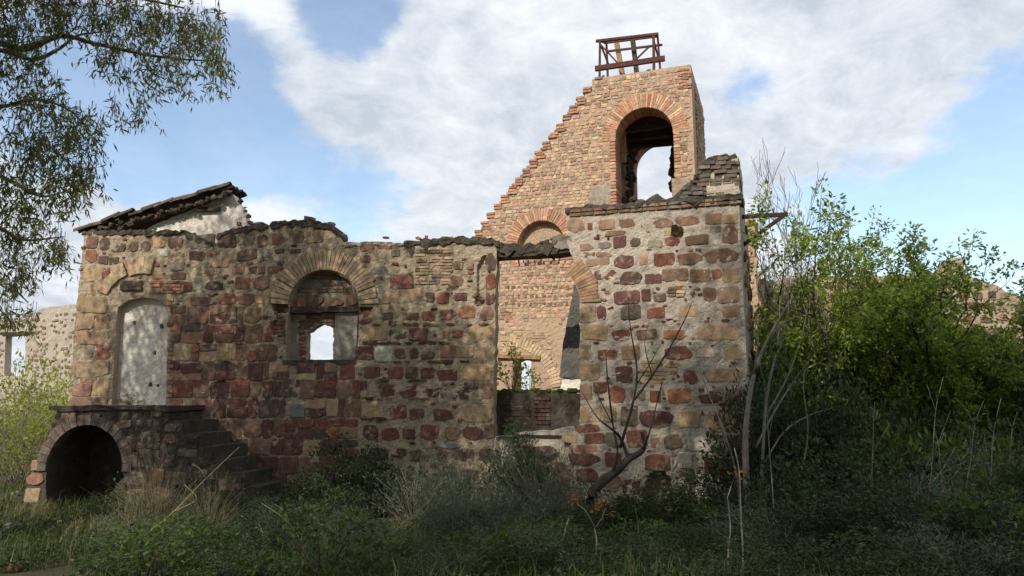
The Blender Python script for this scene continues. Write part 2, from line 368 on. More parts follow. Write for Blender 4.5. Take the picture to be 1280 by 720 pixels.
def bricks(F, parent, x0, y0, x1, y1, rowpx, lenpx, ks, yl=0.0, proud=0.02, keep=0.9, poly=None):
    r_ = 0; y = y0
    while y < y1-1:
        x = x0-(lenpx/2 if r_ % 2 else 0)+random.uniform(-2, 2)
        while x < x1:
            w = lenpx*random.uniform(.75, 1.2); xa, xb = max(x, x0), min(x+w-0.7, x1); x += w
            if xb-xa < 4 or random.random() > keep: continue
            if poly is not None and not inside(np.array([[(xa+xb)/2, y+rowpx/2]]), poly)[0]: continue
            bx, bz, bw, bh = F.rect(xa, y+0.4, xb, y+rowpx-0.5, yl)
            put(BX, 'brick', parent, bx, yl-proud+0.04+random.uniform(-.008, .008), bz, bw, 0.1, bh, colr(random.choice(ks), 0.22), random.gauss(0, .01))
        y += rowpx; r_ += 1
def boxo(name, parent, x0, x1, y0, y1, z0, z1, mat, jit=0.0, seg=1, seed=0):
    """a box with uneven faces"""
    rr = np.random.default_rng(seed); V = []; n = seg+1
    for i in range(n):
        for (y, z) in ((y0, z0), (y1, z0), (y1, z1), (y0, z1)):
            V.append((x0+(x1-x0)*i/seg+rr.normal(0, jit)*(0 < i < seg), y+rr.normal(0, jit), z+rr.normal(0, jit)))
    Fc = [(0, 1, 2, 3), tuple(4*seg+q for q in (3, 2, 1, 0))]
    for i in range(seg):
        for j in range(4): a = 4*i+j; b = 4*i+(j+1) % 4; Fc.append((a, a+4, b+4, b))
    return mk(name, V, Fc, mat, parent)
def bar(P, Q, w, h):
    """a square bar between two points: verts, faces"""
    P = np.array(P, float); Q = np.array(Q, float); d = Q-P; d /= np.linalg.norm(d); up = np.array([0, 0, 1.0])
    if abs(d[2]) > .9: up = np.array([0, 1.0, 0])
    s_ = np.cross(d, up); s_ /= np.linalg.norm(s_); u = np.cross(s_, d); V = []
    for c in (P, Q):
        for a, b in ((-1, -1), (1, -1), (1, 1), (-1, 1)): V.append(tuple(c+s_*a*w/2+u*b*h/2))
    return V, [(3, 2, 1, 0), (4, 5, 6, 7), (0, 1, 5, 4), (1, 2, 6, 5), (2, 3, 7, 6), (3, 0, 4, 7)]
def tube_into(V, Fc, pts, r0, r1, n=6):
    pts = [np.array(p, float) for p in pts]; m = len(pts); b0 = len(V)
    for i, p in enumerate(pts):
        d = pts[min(i+1, m-1)]-pts[max(i-1, 0)]; d /= max(1e-9, np.linalg.norm(d))
        a = np.cross(d, (0, 0, 1.0) if abs(d[2]) < .95 else (1.0, 0, 0)); a /= np.linalg.norm(a); b = np.cross(d, a)
        r = r0+(r1-r0)*i/(m-1)
        for k in range(n): t = 2*math.pi*k/n; V.append(tuple(p+a*math.cos(t)*r+b*math.sin(t)*r))
    for i in range(m-1):
        for k in range(n): Fc.append((b0+i*n+k, b0+i*n+(k+1) % n, b0+(i+1)*n+(k+1) % n, b0+(i+1)*n+k))
    Fc.append(tuple(b0+k for k in reversed(range(n)))); Fc.append(tuple(b0+(m-1)*n+k for k in range(n)))
def smooth_line(pts, k=4):
    """Catmull-Rom through points"""
    P = [np.array(p, float) for p in pts]; P = [2*P[0]-P[1]]+P+[2*P[-1]-P[-2]]; out = []
    for i in range(1, len(P)-2):
        for j in range(k):
            t = j/k; a, b, c, d = P[i-1], P[i], P[i+1], P[i+2]
            out.append(0.5*(2*b+(c-a)*t+(2*a-5*b+4*c-d)*t*t+(3*b-a-3*c+d)*t**3))
    out.append(P[-2]); return out
def unit(v): return v/np.maximum(1e-9, np.linalg.norm(v, axis=-1, keepdims=True))
def leaves(name, B, D, Ln, Wd, mat, parent=None, tint=None, rng=RNG, Nn=None, wide=0.45):
    """one pointed leaf (a bent quad) per base point B, along D"""
    n = len(B); D = unit(D); Nn = rng.normal(size=(n, 3))+np.array([0, 0, .6]) if Nn is None else Nn
    S = unit(np.cross(D, Nn)); up = np.cross(S, D); Ln = np.asarray(Ln).reshape(-1, 1)*np.ones((n, 1)); Wd = np.asarray(Wd).reshape(-1, 1)*np.ones((n, 1))
    V = np.empty((n, 4, 3)); V[:, 0] = B; V[:, 1] = B+D*Ln*wide+S*Wd/2+up*Wd*.12; V[:, 2] = B+D*Ln; V[:, 3] = B+D*Ln*wide-S*Wd/2+up*Wd*.12
    me = bpy.data.meshes.new(name); me.vertices.add(n*4); me.vertices.foreach_set('co', V.ravel())
    me.loops.add(n*4); me.loops.foreach_set('vertex_index', np.arange(n*4)); me.polygons.add(n); me.polygons.foreach_set('loop_start', np.arange(n)*4)
    me.polygons.foreach_set('loop_total', np.full(n, 4)); me.update(); me.validate()
    t = rng.uniform(0, 1, n) if tint is None else np.clip(tint, 0, 1)
    at_ = me.attributes.new('tint', 'FLOAT', 'POINT'); at_.data.foreach_set('value', np.repeat(t, 4).astype(np.float32))
    return finish(name, me, mat, parent)
#BUILD
# ================================================================== GROUND
def sstep(t): t = max(0.0, min(1.0, t)); return t*t*(3-2*t)
def gh(x, y):
    h = 0.6*sstep((11.5-y)/6.5) + 0.07*mnoise.noise(Vector((x*.35, y*.35, 1.0))) + 0.03*mnoise.noise(Vector((x*1.7, y*1.7, 4.0)))
    return h if abs(x) < 60 and y < 80 else h*0.3
def axis(a, b, fa, fb, fine, coarse):
    out = list(np.arange(a, fa, coarse))+list(np.arange(fa, fb, fine))+list(np.arange(fb, b+1, coarse)); return out
gx = axis(-800, 800, -18, 16, 0.25, 28); gy = axis(-60, 1500, -6, 26, 0.25, 30)
GV = [(x, y, gh(x, y)) for x in gx for y in gy]; ny = len(gy)
GF = [(i*ny+j, (i+1)*ny+j, (i+1)*ny+j+1, i*ny+j+1) for i in range(len(gx)-1) for j in range(ny-1)]
t = NT('ground_soil', 0.95); p = t.pos()
c = t.mix(t.ramp(t.noise(0.5, 8, 0.7, p), 0.4, 0.62), (0.075, 0.06, 0.042), (0.045, 0.058, 0.018))
c = t.mix(t.ramp(t.noise(3.5, 8, 0.7, p), 0.5, 0.7), c, (0.115, 0.09, 0.065)); v = t.ramp(t.noise(26, 6, 0.7, p), .25, .75, .6, 1.3)
c = t.mix(1.0, c, t.grey(v), 'MULTIPLY'); t.color(c); t.bump(t.noise(18, 8, 0.7, p), 0.9, 0.05)
ground = mk('ground', GV, GF, t.m, None, True); ground['kind'] = 'structure'
# pale dirt path passing the left end of the building
t = NT('dirt_path', 0.95); p = t.pos(); c = t.mix(t.ramp(t.noise(2, 8, 0.7, p), .35, .65), (0.30, 0.235, 0.17), (0.40, 0.33, 0.25))
t.color(c); t.bump(t.noise(20, 7, .7, p), .6, .03)
PV = []; PF = []
for i in range(50):
    y = 7+i*0.7; xc = -11.8-0.12*(y-7)-(2.8*sstep((y-14)/12))+0.3*math.sin(y*.5)
    for k in range(5): x = xc+(k-2)*(0.5+.05*math.sin(y*2.3+k)); PV.append((x, y, gh(x, y)+0.012))
for i in range(49):
    for k in range(4): a = i*5+k; PF.append((a, a+1, a+6, a+5))
pth = mk('path', PV, PF, t.m, None, True); pth['kind'] = 'structure'

# ================================================================== LEFT WING
FL = Frame(at(350, 500, 16.0), R(5))
_p = FL.L(620, 500); FT = Frame(FL.W(_p[0], 0, 0), R(20))
FG = Frame(at(700, 490, 24.5), R(20))
ZB = -0.35
wing = FL.root('ruined_wing', 'roofless stone wing with bricked window arch and blocked arched doorway', 'ruin')
top_px = [(105, 291), (150, 291), (232, 291), (262, 300), (270, 308), (273, 294), (300, 286), (345, 281), (385, 279), (413, 284), (423, 293), (426, 302), (440, 305), (470, 304), (500, 306), (530, 304), (560, 301), (600, 300), (621, 305)]
right_px = [(621, 320), (620, 345), (619, 400), (618, 460), (617, 505), (618, 545)]
topL = rag(FL.poly(top_px), 0.1, 0.018, 3); rightL = rag(FL.poly(right_px), 0.12, 0.012, 4)
leftL = rag(FL.poly([(82, 560), (85, 505), (92, 420), (100, 340), (105, 291)]), 0.12, 0.012, 5)
bx0 = leftL[0][0]-.03; bx1 = rightL[-1][0]+0.02
polyL = [(bx0, ZB)]+leftL[:-1]+topL+rightL+[(bx1, ZB)]
door_px = [(139, 506), (143, 440), (145, 400), (147, 384), (161, 375), (178, 371.5), (196, 374), (208, 381), (210, 395), (209, 440), (207, 506)]
win_px = [(357, 452), (360, 395), (362, 378), (368, 361), (378, 348), (392, 340), (406, 338), (420, 341), (434, 349), (444, 362), (449, 382), (449, 400), (446, 452)]
doorP = FL.poly(door_px); winP = FL.poly(win_px)
crack = FL.poly([(596, 335), (606, 318), (612, 340), (607, 372), (602, 384), (594, 380), (598, 355)])
nichet = FL.poly([(340, 377), (360, 380), (360, 391), (343, 392)]); pit2 = FL.poly([(450, 383), (464, 384), (463, 392), (450, 392)])
packed = FL.poly([(80, 660), (84, 500), (96, 382), (345, 382), (345, 455), (470, 455), (470, 660)])
wmesh = wall('masonry_wall', polyL, [doorP, winP], 0.0, 0.62, 0.045, M['mortar'], wing, 0.042, [(packed, 0.006), (crack, 0.09), (nichet, 0.22), (pit2, 0.2)], nseed=1.7)
busy = []        # pixel boxes already taken on the wing
def sL(x0, y0, x1, y1, k):
    busy.append((x0, y0, x1, y1)); o = stone(FL, wmesh, x0, y0, x1, y1, k)
    if y0 > 380 and x0 < 462 and random.random() < .6: o.data = random.choice(ST[12:])
wing_stones = [
 (271, 293, 296, 309, 'n'), (304, 293, 318, 306, 'g'), (322, 294, 335, 308, 'b'), (340, 292, 355, 305, 'k'), (362, 288, 380, 303, 'b'), (382, 287, 404, 304, 't'),
 (296, 312, 322, 325, 'b'), (328, 315, 338, 322, 'g'), (344, 312, 355, 316, 'n'), (363, 312, 375, 316, 'n'), (346, 327, 356, 332, 'n'),
 (294, 333, 305, 341, 'k'), (310, 333, 322, 342, 'b'), (323, 334, 331, 342, 'n'), (334, 333, 353, 343, 'b'), (294, 346, 313, 362, 'o'), (317, 346, 336, 362, 'k'),
 (258, 352, 280, 362, 'n'), (274, 367, 297, 380, 'r'), (297, 367, 318, 381, 'b'), (320, 368, 338, 380, 't'), (237, 372, 264, 382, 'b'), (232, 293, 268, 310, 'g'),
 (277, 318, 291, 326, 't'), (245, 337, 267, 345, 'b'), (236, 314, 256, 326, 'n'), (240, 350, 254, 362, 'g'), (266, 326, 286, 334, 't'), (254, 328, 264, 334, 'g'),
 (108, 296, 122, 310, 'b'), (125, 298, 137, 312, 'n'), (140, 303, 157, 315, 'n'), (162, 302, 172, 314, 'b'), (177, 302, 188, 314, 'n'), (192, 299, 206, 309, 't'), (210, 297, 228, 310, 'b'),
 (108, 313, 121, 328, 'o'), (123, 320, 135, 330, 'n'), (137, 322, 149, 330, 'n'), (105, 332, 127, 352, 'y'), (110, 355, 128, 367, 't'), (97, 371, 134, 392, 't'), (128, 335, 137, 347, 'r'),
 (197, 312, 210, 320, 'w'), (214, 314, 230, 325, 'b'), (212, 328, 230, 338, 'g'), (187, 342, 208, 349, 'k'), (214, 341, 232, 349, 'b'), (230, 352, 240, 364, 'r'),
 (95, 394, 118, 412, 't'), (120, 394, 137, 412, 'k'), (93, 414, 136, 431, 't'), (106, 433, 117, 447, 'g'), (119, 432, 138, 449, 'r'), (92, 451, 136, 471, 't'), (100, 472, 120, 478, 'k'), (90, 480, 114, 495, 'k'), (116, 476, 136, 495, 't'), (88, 497, 134, 509, 'k'),
 (450, 303, 468, 314, 'b'), (471, 303, 490, 311, 'b'), (509, 304, 518, 320, 'n'), (489, 313, 499, 320, 'g'), (450, 320, 462, 328, 'b'), (465, 333, 483, 343, 'g'), (471, 346, 483, 350, 'b'), (488, 343, 516, 362, 'r'),
 (558, 345, 579, 358, 'b'), (559, 359, 577, 363, 'n'), (478, 368, 499, 379, 'y'), (501, 361, 527, 377, 'y'), (532, 366, 543, 377, 'n'), (546, 366, 561, 379, 'r'), (568, 366, 583, 376, 'p'),
 (567, 327, 578, 337, 'b'), (584, 328, 591, 337, 'k'), (608, 342, 619, 362, 'r'), (608, 366, 619, 380, 'p'), (607, 318, 619, 338, 'n'),
 (477, 391, 491, 399, 'n'), (507, 391, 523, 400, 'b'), (527, 389, 543, 401, 'r'), (551, 387, 570, 399, 'r'), (574, 383, 594, 398, 'o'), (601, 384, 617, 400, 'k'),
 (452, 407, 484, 425, 'y'), (487, 413, 510, 423, 'n'), (512, 410, 535, 426, 'p'), (553, 413, 579, 422, 'r'), (583, 407, 616, 424, 'y'), (533, 427, 545, 432, 'n'),
 (494, 436, 506, 448, 'b'), (512, 436, 523, 447, 'p'), (527, 439, 543, 449, 'n'), (550, 432, 569, 447, 'k'), (571, 432, 593, 447, 'y'), (599, 428, 617, 452, 't'),
 (444, 433, 467, 450, 'p'), (468, 433, 490, 453, 'w'), (448, 389, 465, 404, 'r'), (455, 459, 474, 472, 'p'), (485, 459, 504, 473, 'r'), (507, 459, 522, 472, 'n'), (526, 460, 542, 473, 'p'), (546, 462, 571, 476, 'r'),
 (576, 455, 615, 475, 'y'), (474, 480, 495, 495, 'p'), (499, 483, 520, 497, 'p'), (532, 486, 555, 497, 'p'), (562, 487, 592, 499, 'p'), (580, 478, 598, 486, 'n'), (601, 478, 617, 498, 'k'),
 (453, 505, 479, 522, 'y'), (487, 507, 508, 524, 'r'), (512, 512, 530, 524, 'p'), (542, 512, 566, 525, 'r'), (579, 505, 615, 527, 'y'), (478, 535, 498, 550, 'r'), (455, 532, 472, 549, 'p'),
 (504, 537, 518, 549, 'p'), (525, 531, 549, 550, 'r'), (557, 534, 575, 550, 'k'), (580, 534, 604, 550, 'p'), (606, 530, 618, 548, 'b'), (550, 554, 574, 560, 'c'), (461, 561, 484, 575, 'n'), (493, 561, 507, 569, 'n'),
 (513, 562, 526, 576, 'b'), (547, 562, 559, 577, 'b'), (567, 561, 593, 576, 'p'), (598, 562, 619, 576, 'n'), (552, 583, 570, 598, 'p'), (580, 588, 598, 599, 'p'), (603, 590, 615, 602, 'n'), (524, 588, 537, 594, 'p'),
 (570, 606, 588, 617, 'p'), (596, 610, 614, 620, 'p'), (540, 606, 560, 618, 'n'), (363, 505, 381, 521, 'c')]
for s in wing_stones: sL(*s)
def free(x0, y0, x1, y1, m=0.5):
    for a in busy:
        if x0 < a[2]-m and x1 > a[0]+m and y0 < a[3]-m and y1 > a[1]+m: return False
    return True
busy += [(138, 366, 213, 508), (338, 312, 474, 392), (356, 388, 448, 454), (518, 307, 566, 357), (186, 350, 231, 369)]
rows = [(383, 405), (406, 428), (430, 451), (453, 475), (476, 497), (499, 522), (524, 547), (549, 569), (571, 592), (594, 613), (615, 634)]
for ri, (ya, yb) in enumerate(rows):
    x = 90 if ya < 498 else 160
    x += random.uniform(0, 8)
    while x < 462:
        w = random.uniform(10, 28)*(1 if random.random() < .85 else .55); y0 = ya+random.uniform(-1.0, 1.2); y1 = yb+random.uniform(-1.2, 1.0)
        if free(x, y0, x+w, y1) and x+w < 472:
            wts = (22, 22, 20, 12, 14, 7, 4, 2) if ya > 440 else (14, 8, 26, 10, 18, 16, 6, 3)
            pick = lambda: random.choices('rpbnktyo', wts)[0]
            if random.random() < .36:
                ym = y0+(y1-y0)*random.uniform(.35, .65); sL(x, y0, x+w, ym-.4, pick()); sL(x, ym+.4, x+w, y1, pick())
            else: sL(x, y0, x+w, y1, pick())
            x += w+random.uniform(.2, 1.5)
        else: x += 2
# thin levelling stones between the courses
items = []
for ri, (ya, yb) in enumerate(rows[:-1]):
    yc = (yb+rows[ri+1][0])/2
    for x in np.arange(212, 610, 9.0):
        xx = x+random.uniform(-4, 4); hw = random.uniform(3, 7)
        if random.random() < 0.6 and free(xx-hw, yc-1, xx+hw, yc+1, 0):
            bx, bz, bw, bh = FL.rect(xx-hw, yc-random.uniform(1, 2.2), xx+hw, yc+random.uniform(1, 2.2)); items.append((bx, -0.003, bz, bw, 0.03, bh, random.gauss(0, .06)))
for _ in range(900):
    xx, yy = random.uniform(100, 612), random.uniform(296, 615); hw, hh = random.uniform(1.2, 4.5), random.uniform(1, 2.4)
    if free(xx-hw, yy-hh, xx+hw, yy+hh, -1):
        bx, bz, bw, bh = FL.rect(xx-hw, yy-hh, xx+hw, yy+hh); items.append((bx, 0.0, bz, bw, 0.028, bh, random.gauss(0, .15)))
j1 = joined('stone_chips', items[::2], M['stone_s'], wmesh); j1.color = colr('b', 0); j2 = joined('stone_chips', items[1::2], M['stone_s'], wmesh); j2.color = colr('r', 0)
# corner edge bricks and small brick repairs
bricks(FL, wmesh, 519, 309, 566, 356, 3.9, 15, 'gtbY', 0, 0.012, 0.85)
bricks(FL, wmesh, 187, 351, 230, 368, 4.2, 14, 'rkBb', 0, 0.02, 0.92)
bricks(FL, wmesh, 209, 372, 217, 500, 5.2, 9, 'kBtr', 0, 0.02, 0.85)
bricks(FL, wmesh, 345, 394, 357, 428, 4.5, 11, 'krb', 0, 0.02, 0.8)
# plaster hood over the doorway
hood = []
for (r0, r1, a0, a1) in ((47, 62, 2.0, 2.75), (44, 64, 1.35, 1.95)):
    arch_ring(FL, wmesh, 176, 386, r0, r1, a0, a1, 3, (0.42, 0.31, 0.19), 0, 0.045, 'plaster_hood', 0.01, 0.1)
bx, bz, bw, bh = FL.rect(152, 351, 178, 363); put(BX, 'brick', wmesh, bx, -.01, bz, bw, .12, bh, colr('n'))
# blocked doorway: plaster panel set back, with holes knocked in it
hol = []
for hx, hy, hr in ((168, 404, 2.6), (202, 408, 3.0), (193, 441, 2.8), (188, 481, 2.8), (197, 482, 2.2)):
    hol.append([FL.L(hx+hr*math.cos(a)*random.uniform(.8, 1.2), hy+1.25*hr*math.sin(a)*random.uniform(.8, 1.2), .18) for a in np.arange(0, 6.28, .9)])
dp = [(137, 508), (140, 440), (144, 388), (150, 375), (178, 366), (208, 375), (213, 395), (212, 508)]
pan = wall('door_infill', FL.poly(dp, .2), hol, 0.18, 0.55, 0.035, M['white'], wing, 0.02, nseed=5)
boxo('door_infill_backing', pan, FL.L(138, 440, .5)[0], FL.L(212, 440, .5)[0], .5, .6, FL.L(170, 506, .3)[1], FL.L(170, 372, .3)[1], M['crust'])  # dark sheet that paints the shade seen through the knocked holes
bricks(FL, wmesh, 200, 448, 207, 505, 5.0, 8, 'tyk', 0.22, 0.0, 0.8)
# window arch and its infill
for a0, a1, n, r1 in ((0.02, .34, 3, 67), (.36, 2.62, 27, 69), (2.64, 3.1, 4, 69)):
    arch_ring(FL, wmesh, 405, 382, 44.5, r1, a0, a1, n, (0.37, 0.272, 0.175), 0, 0.05, 'voussoir', 0.07, 0.32)
tym = wall('tympanum', FL.poly([(355, 390), (358, 372), (368, 352), (385, 338), (406, 334), (426, 338), (444, 352), (452, 374), (453, 390)], .2), [], 0.2, 0.5, 0.06, M['greyp'], wing, 0.03, nseed=8)
for s in ((362, 371, 380, 384, 'k'), (384, 366, 404, 383, 'b'), (406, 371, 428, 383, 'b'), (430, 364, 448, 382, 'k')): stone(FL, tym, *s, yl=.2, proud=.05)
bricks(FL, tym, 372, 342, 440, 364, 4.0, 15, 'gbkt', 0.2, 0.015, 0.85, [(365, 366), (372, 350), (390, 341), (406, 338), (424, 342), (438, 351), (447, 366)])
a = FL.L(354, 386, .1); b = FL.L(452, 386, .1)
boxo('window_lintel', wing, a[0], b[0], .06, .5, FL.L(400, 390.5, .1)[1], FL.L(400, 383.5, .1)[1], M['wood'], .008, 5)
gap = rag(FL.poly([(383, 449.5), (383, 416), (388, 414), (394, 409), (400, 405), (409, 405), (413, 408), (417, 411), (416, 420), (418, 424), (416, 428), (417, 449.5)], .25), .05, .006, 9, True)
inf = wall('window_infill', FL.poly([(352, 453), (355, 388), (452, 388), (450, 453)], .25), [gap], .25, .5, .035, M['greyp'], wing, 0.015, nseed=12)
bricks(FL, inf, 372, 391, 418, 412, 4.2, 17, 'bnkr', .25, .02, .9, [(368, 389), (419, 389), (419, 408), (404, 403), (394, 407), (386, 412), (372, 412)])
bricks(FL, inf, 374, 414, 383, 449, 4.2, 9, 'Bkr', .25, .02, .95); stone(FL, inf, 364, 388, 384, 402, 'y', .25, .03)
a = FL.L(419, 420, .22); b = FL.L(447, 420, .22)
boxo('window_post', wing, a[0], b[0], .17, .3, FL.L(430, 450, .2)[1], FL.L(430, 391, .2)[1], M['greyp'], .004, 4)
a = FL.L(372, 452, .1); boxo('window_sill', wing, FL.L(356, 452, .1)[0], FL.L(447, 452, .1)[0], -.02, .5, FL.L(400, 456, .1)[1], FL.L(400, 450.5, .1)[1], M['crust'], .006, 6)
# black crusted rubble along the wall top
def coping(F, parent, line, size, yl, dep, seed, n=1.0, mat=None, col=(0.095, 0.076, 0.06), lift=0.0):
    rr = random.Random(seed); P = [np.array(F.L(*q, yl)) for q in line]
    for a, b in zip(P[:-1], P[1:]):
        L = np.hypot(*(b-a)); k = max(1, int(L/size*1.35*n))
        for i in range(k):
            q = a+(b-a)*(i+rr.uniform(0, 1))/k; s = size*rr.uniform(.6, 1.35)
            o = put(rr.choice(STC), 'coping_stone', parent, q[0], yl+rr.uniform(0, dep), q[1]+lift+rr.uniform(-.4, .25)*s*.5, s, s*rr.uniform(.35, .6), s*rr.uniform(.35, .75), colr(col, .35), rr.gauss(0, .35))
            o.rotation_euler = (rr.uniform(-.4, .4), rr.gauss(0, .3), rr.uniform(-.6, .6))
def lump(seed):
    rr = np.random.default_rng(seed); V = []; n = 6
    lv = ((-.5, .35), (-.25, .9), (.15, 1.0), (.45, .55))
    for z, r in lv:
        for k in range(n): a = 2*math.pi*k/n; q = r*(1+rr.uniform(-.36, .3))*.5; V.append((math.cos(a)*q, math.sin(a)*q*1.6, z+rr.uniform(-.16, .16)))
    Fc = [(i*n+k, i*n+(k+1) % n, (i+1)*n+(k+1) % n, (i+1)*n+k) for i in range(3) for k in range(n)]
    Fc += [tuple(reversed(range(n))), tuple(3*n+k for k in range(n))]
    return V, Fc
M['copestone'] = m_stone('lichen_black_stone', .5, (0.12, 0.12, 0.07))
STC = [reg(*lump(i+50), 'coping_stone', M['copestone'], False) for i in range(8)]
def crust(F, parent, top, thick, y0, y1, seed, mat='crust', name='crust_band'):
    T_ = F.poly(top, max(y0, 0)); Bt = [(x, z-thick) for x, z in reversed(T_)]
    pg = rag(T_, .07, thick*.16, seed)+rag(Bt, .07, thick*.28, seed+1)
    wall(name, pg, [], y0, y1, .05, M[mat], parent, .07, nseed=seed)
crust(FL, wmesh, [(104, 288), (232, 288), (268, 305)], .11, -.03, .5, 301); crust(FL, wmesh, [(272, 292), (300, 284), (345, 277), (385, 275), (415, 281), (424, 292)], .13, -.04, .6, 303)
crust(FL, wmesh, [(426, 303), (470, 302), (505, 304)], .07, -.015, .6, 305, 'mortar'); crust(FL, wmesh, [(505, 302), (545, 298), (600, 297), (624, 301)], .13, -.04, .6, 307)
coping(FL, wmesh, [(106, 290), (232, 290)], .20, .1, .35, 1); coping(FL, wmesh, [(232, 291), (270, 306)], .22, .1, .3, 2)
coping(FL, wmesh, [(273, 291), (300, 285), (345, 278), (385, 276), (415, 282), (424, 292), (426, 301)], .24, .05, .45, 3, 1.3)
coping(FL, wmesh, [(428, 307), (470, 306), (520, 306)], .14, .02, .5, 4, 1.1, col=(0.15, 0.115, 0.085)); coping(FL, wmesh, [(515, 304), (560, 299), (622, 302)], .26, .0, .5, 5, 1.5)
# white plastered gable behind the left end, with the stump of its tiled roof
gw = rag(FL.poly([(176, 306), (178, 290), (190, 282), (240, 262), (286, 242), (292, 243), (296, 252), (303, 258), (306, 268), (307, 278), (312, 288), (314, 306)], .36), .1, .012, 11, True)
gab = wall('gable_wall', gw, [], .36, .6, .05, M['white'], wing, .012, nseed=20)
bricks(FL, gab, 296, 252, 304, 290, 5, 8, 'rkn', .3, .0, .6)
v, f = bar((FL.L(248, 262, .3)[0], .3, FL.L(248, 262, .3)[1]), (FL.L(274, 261, .3)[0], .32, FL.L(274, 261, .3)[1]), .1, .09); mk('beam_stub', v, f, M['wood'], wing)
bed = rag(FL.poly([(106, 293), (107, 287), (283, 237), (288, 242), (270, 246), (255, 253), (238, 256), (222, 264), (206, 267), (192, 273), (172, 279), (150, 287), (135, 292)], .2), .12, .02, 13, True)
wall('roof_bed', bed, [], .18, .95, .06, M['crust'], wing, .05, nseed=30)
P0 = np.array([FL.L(104, 289, .3)[0], FL.L(104, 289, .3)[1]]); P1 = np.array([FL.L(285, 236, .3)[0], FL.L(285, 236, .3)[1]])
sl_ = math.atan2(P1[1]-P0[1], P1[0]-P0[0]); Ls = np.hypot(*(P1-P0))
def tilemesh():
    V = []; Fc = []; n = 6
    for x, r in ((0, .105), (.46, .09)):
        for rad in (r, r-.018):
            for k in range(n+1): a = math.pi*k/n; V.append((x, math.cos(a)*rad, math.sin(a)*rad))
    m = n+1
    for k in range(n): Fc += [(k, k+1, 2*m+k+1, 2*m+k), (m+k+1, m+k, 3*m+k, 3*m+k+1), (k+1, k, m+k, m+k+1), (2*m+k, 2*m+k+1, 3*m+k+1, 3*m+k)]
    return reg(V, Fc, 'roof_tile', M['tile'], False)
TM = tilemesh()
for c_ in range(5):
    for i in range(11):
        s = i*.33-.05+random.uniform(-.02, .02)
        if s > Ls-.25 or (c_ > 2 and random.random() < .15): continue
        o = bpy.data.objects.new('roof_tile', TM); COL.objects.link(o); o.parent = wing
        o.location = (P0[0]+math.cos(sl_)*s, .12+c_*.2+random.uniform(-.015, .015), P0[1]+math.sin(sl_)*s-.045+.016*(i % 2)+random.uniform(-.02, .02))
        o.rotation_euler = (random.gauss(0, .08), -sl_+random.gauss(-.04, .035), random.gauss(0, .05)); o.color = colr((0.085, 0.062, 0.045), .45)
coping(FL, wing, [(112, 288), (180, 271), (240, 254), (286, 239)], .13, .08, .2, 8, 1.9); coping(FL, wing, [(180, 276), (200, 269), (232, 259), (262, 249)], .10, .16, .08, 18, 1.2, col=(.12, .06, .04))
coping(FL, wing, [(283, 236), (291, 246), (304, 258), (310, 276), (318, 286)], .12, .3, .2, 9, .8, col=(.12, .07, .05))

# ================================================================== FRONT TOWER BLOCK
tower = FT.root('tower_block', 'tall rubble stone tower block with pale mortar and brick capping', 'ruin')
def TL(*a): return FT.L(*a)
topT = rag(FT.poly([(708, 264), (735, 262), (790, 258), (850, 252), (927, 247)]), .1, .012, 21)
xr = max(FT.L(926, 300)[0], FT.L(928, 600)[0]); zr = topT[-1][1]
opx = [(617, 545), (660, 540), (690, 538), (724, 532), (725, 480), (725, 420), (725, 382), (722, 362), (716, 350), (717, 338), (719, 326), (713, 316), (708, 300)]
polyT = [(FT.L(617, 560)[0], ZB)]+rag(FT.poly(opx), .12, .012, 22)+topT[:-1]+[(xr, zr), (xr, ZB)]
holeT = FT.poly([(838, 284), (846, 282), (853, 286), (852, 294), (844, 296), (838, 293)]); cavT = FT.poly([(812, 592), (826, 588), (838, 600), (845, 625), (840, 645), (806, 645), (805, 612)])
erode = FT.poly([(620, 548), (650, 545), (700, 545), (716, 560), (712, 600), (700, 660), (640, 660), (622, 600)])
tw = wall('masonry_wall', polyT, [], 0, .65, .045, M['mortar_t'], tower, .04, [(holeT, .35), (cavT, .45), (erode, .12)], nseed=44)
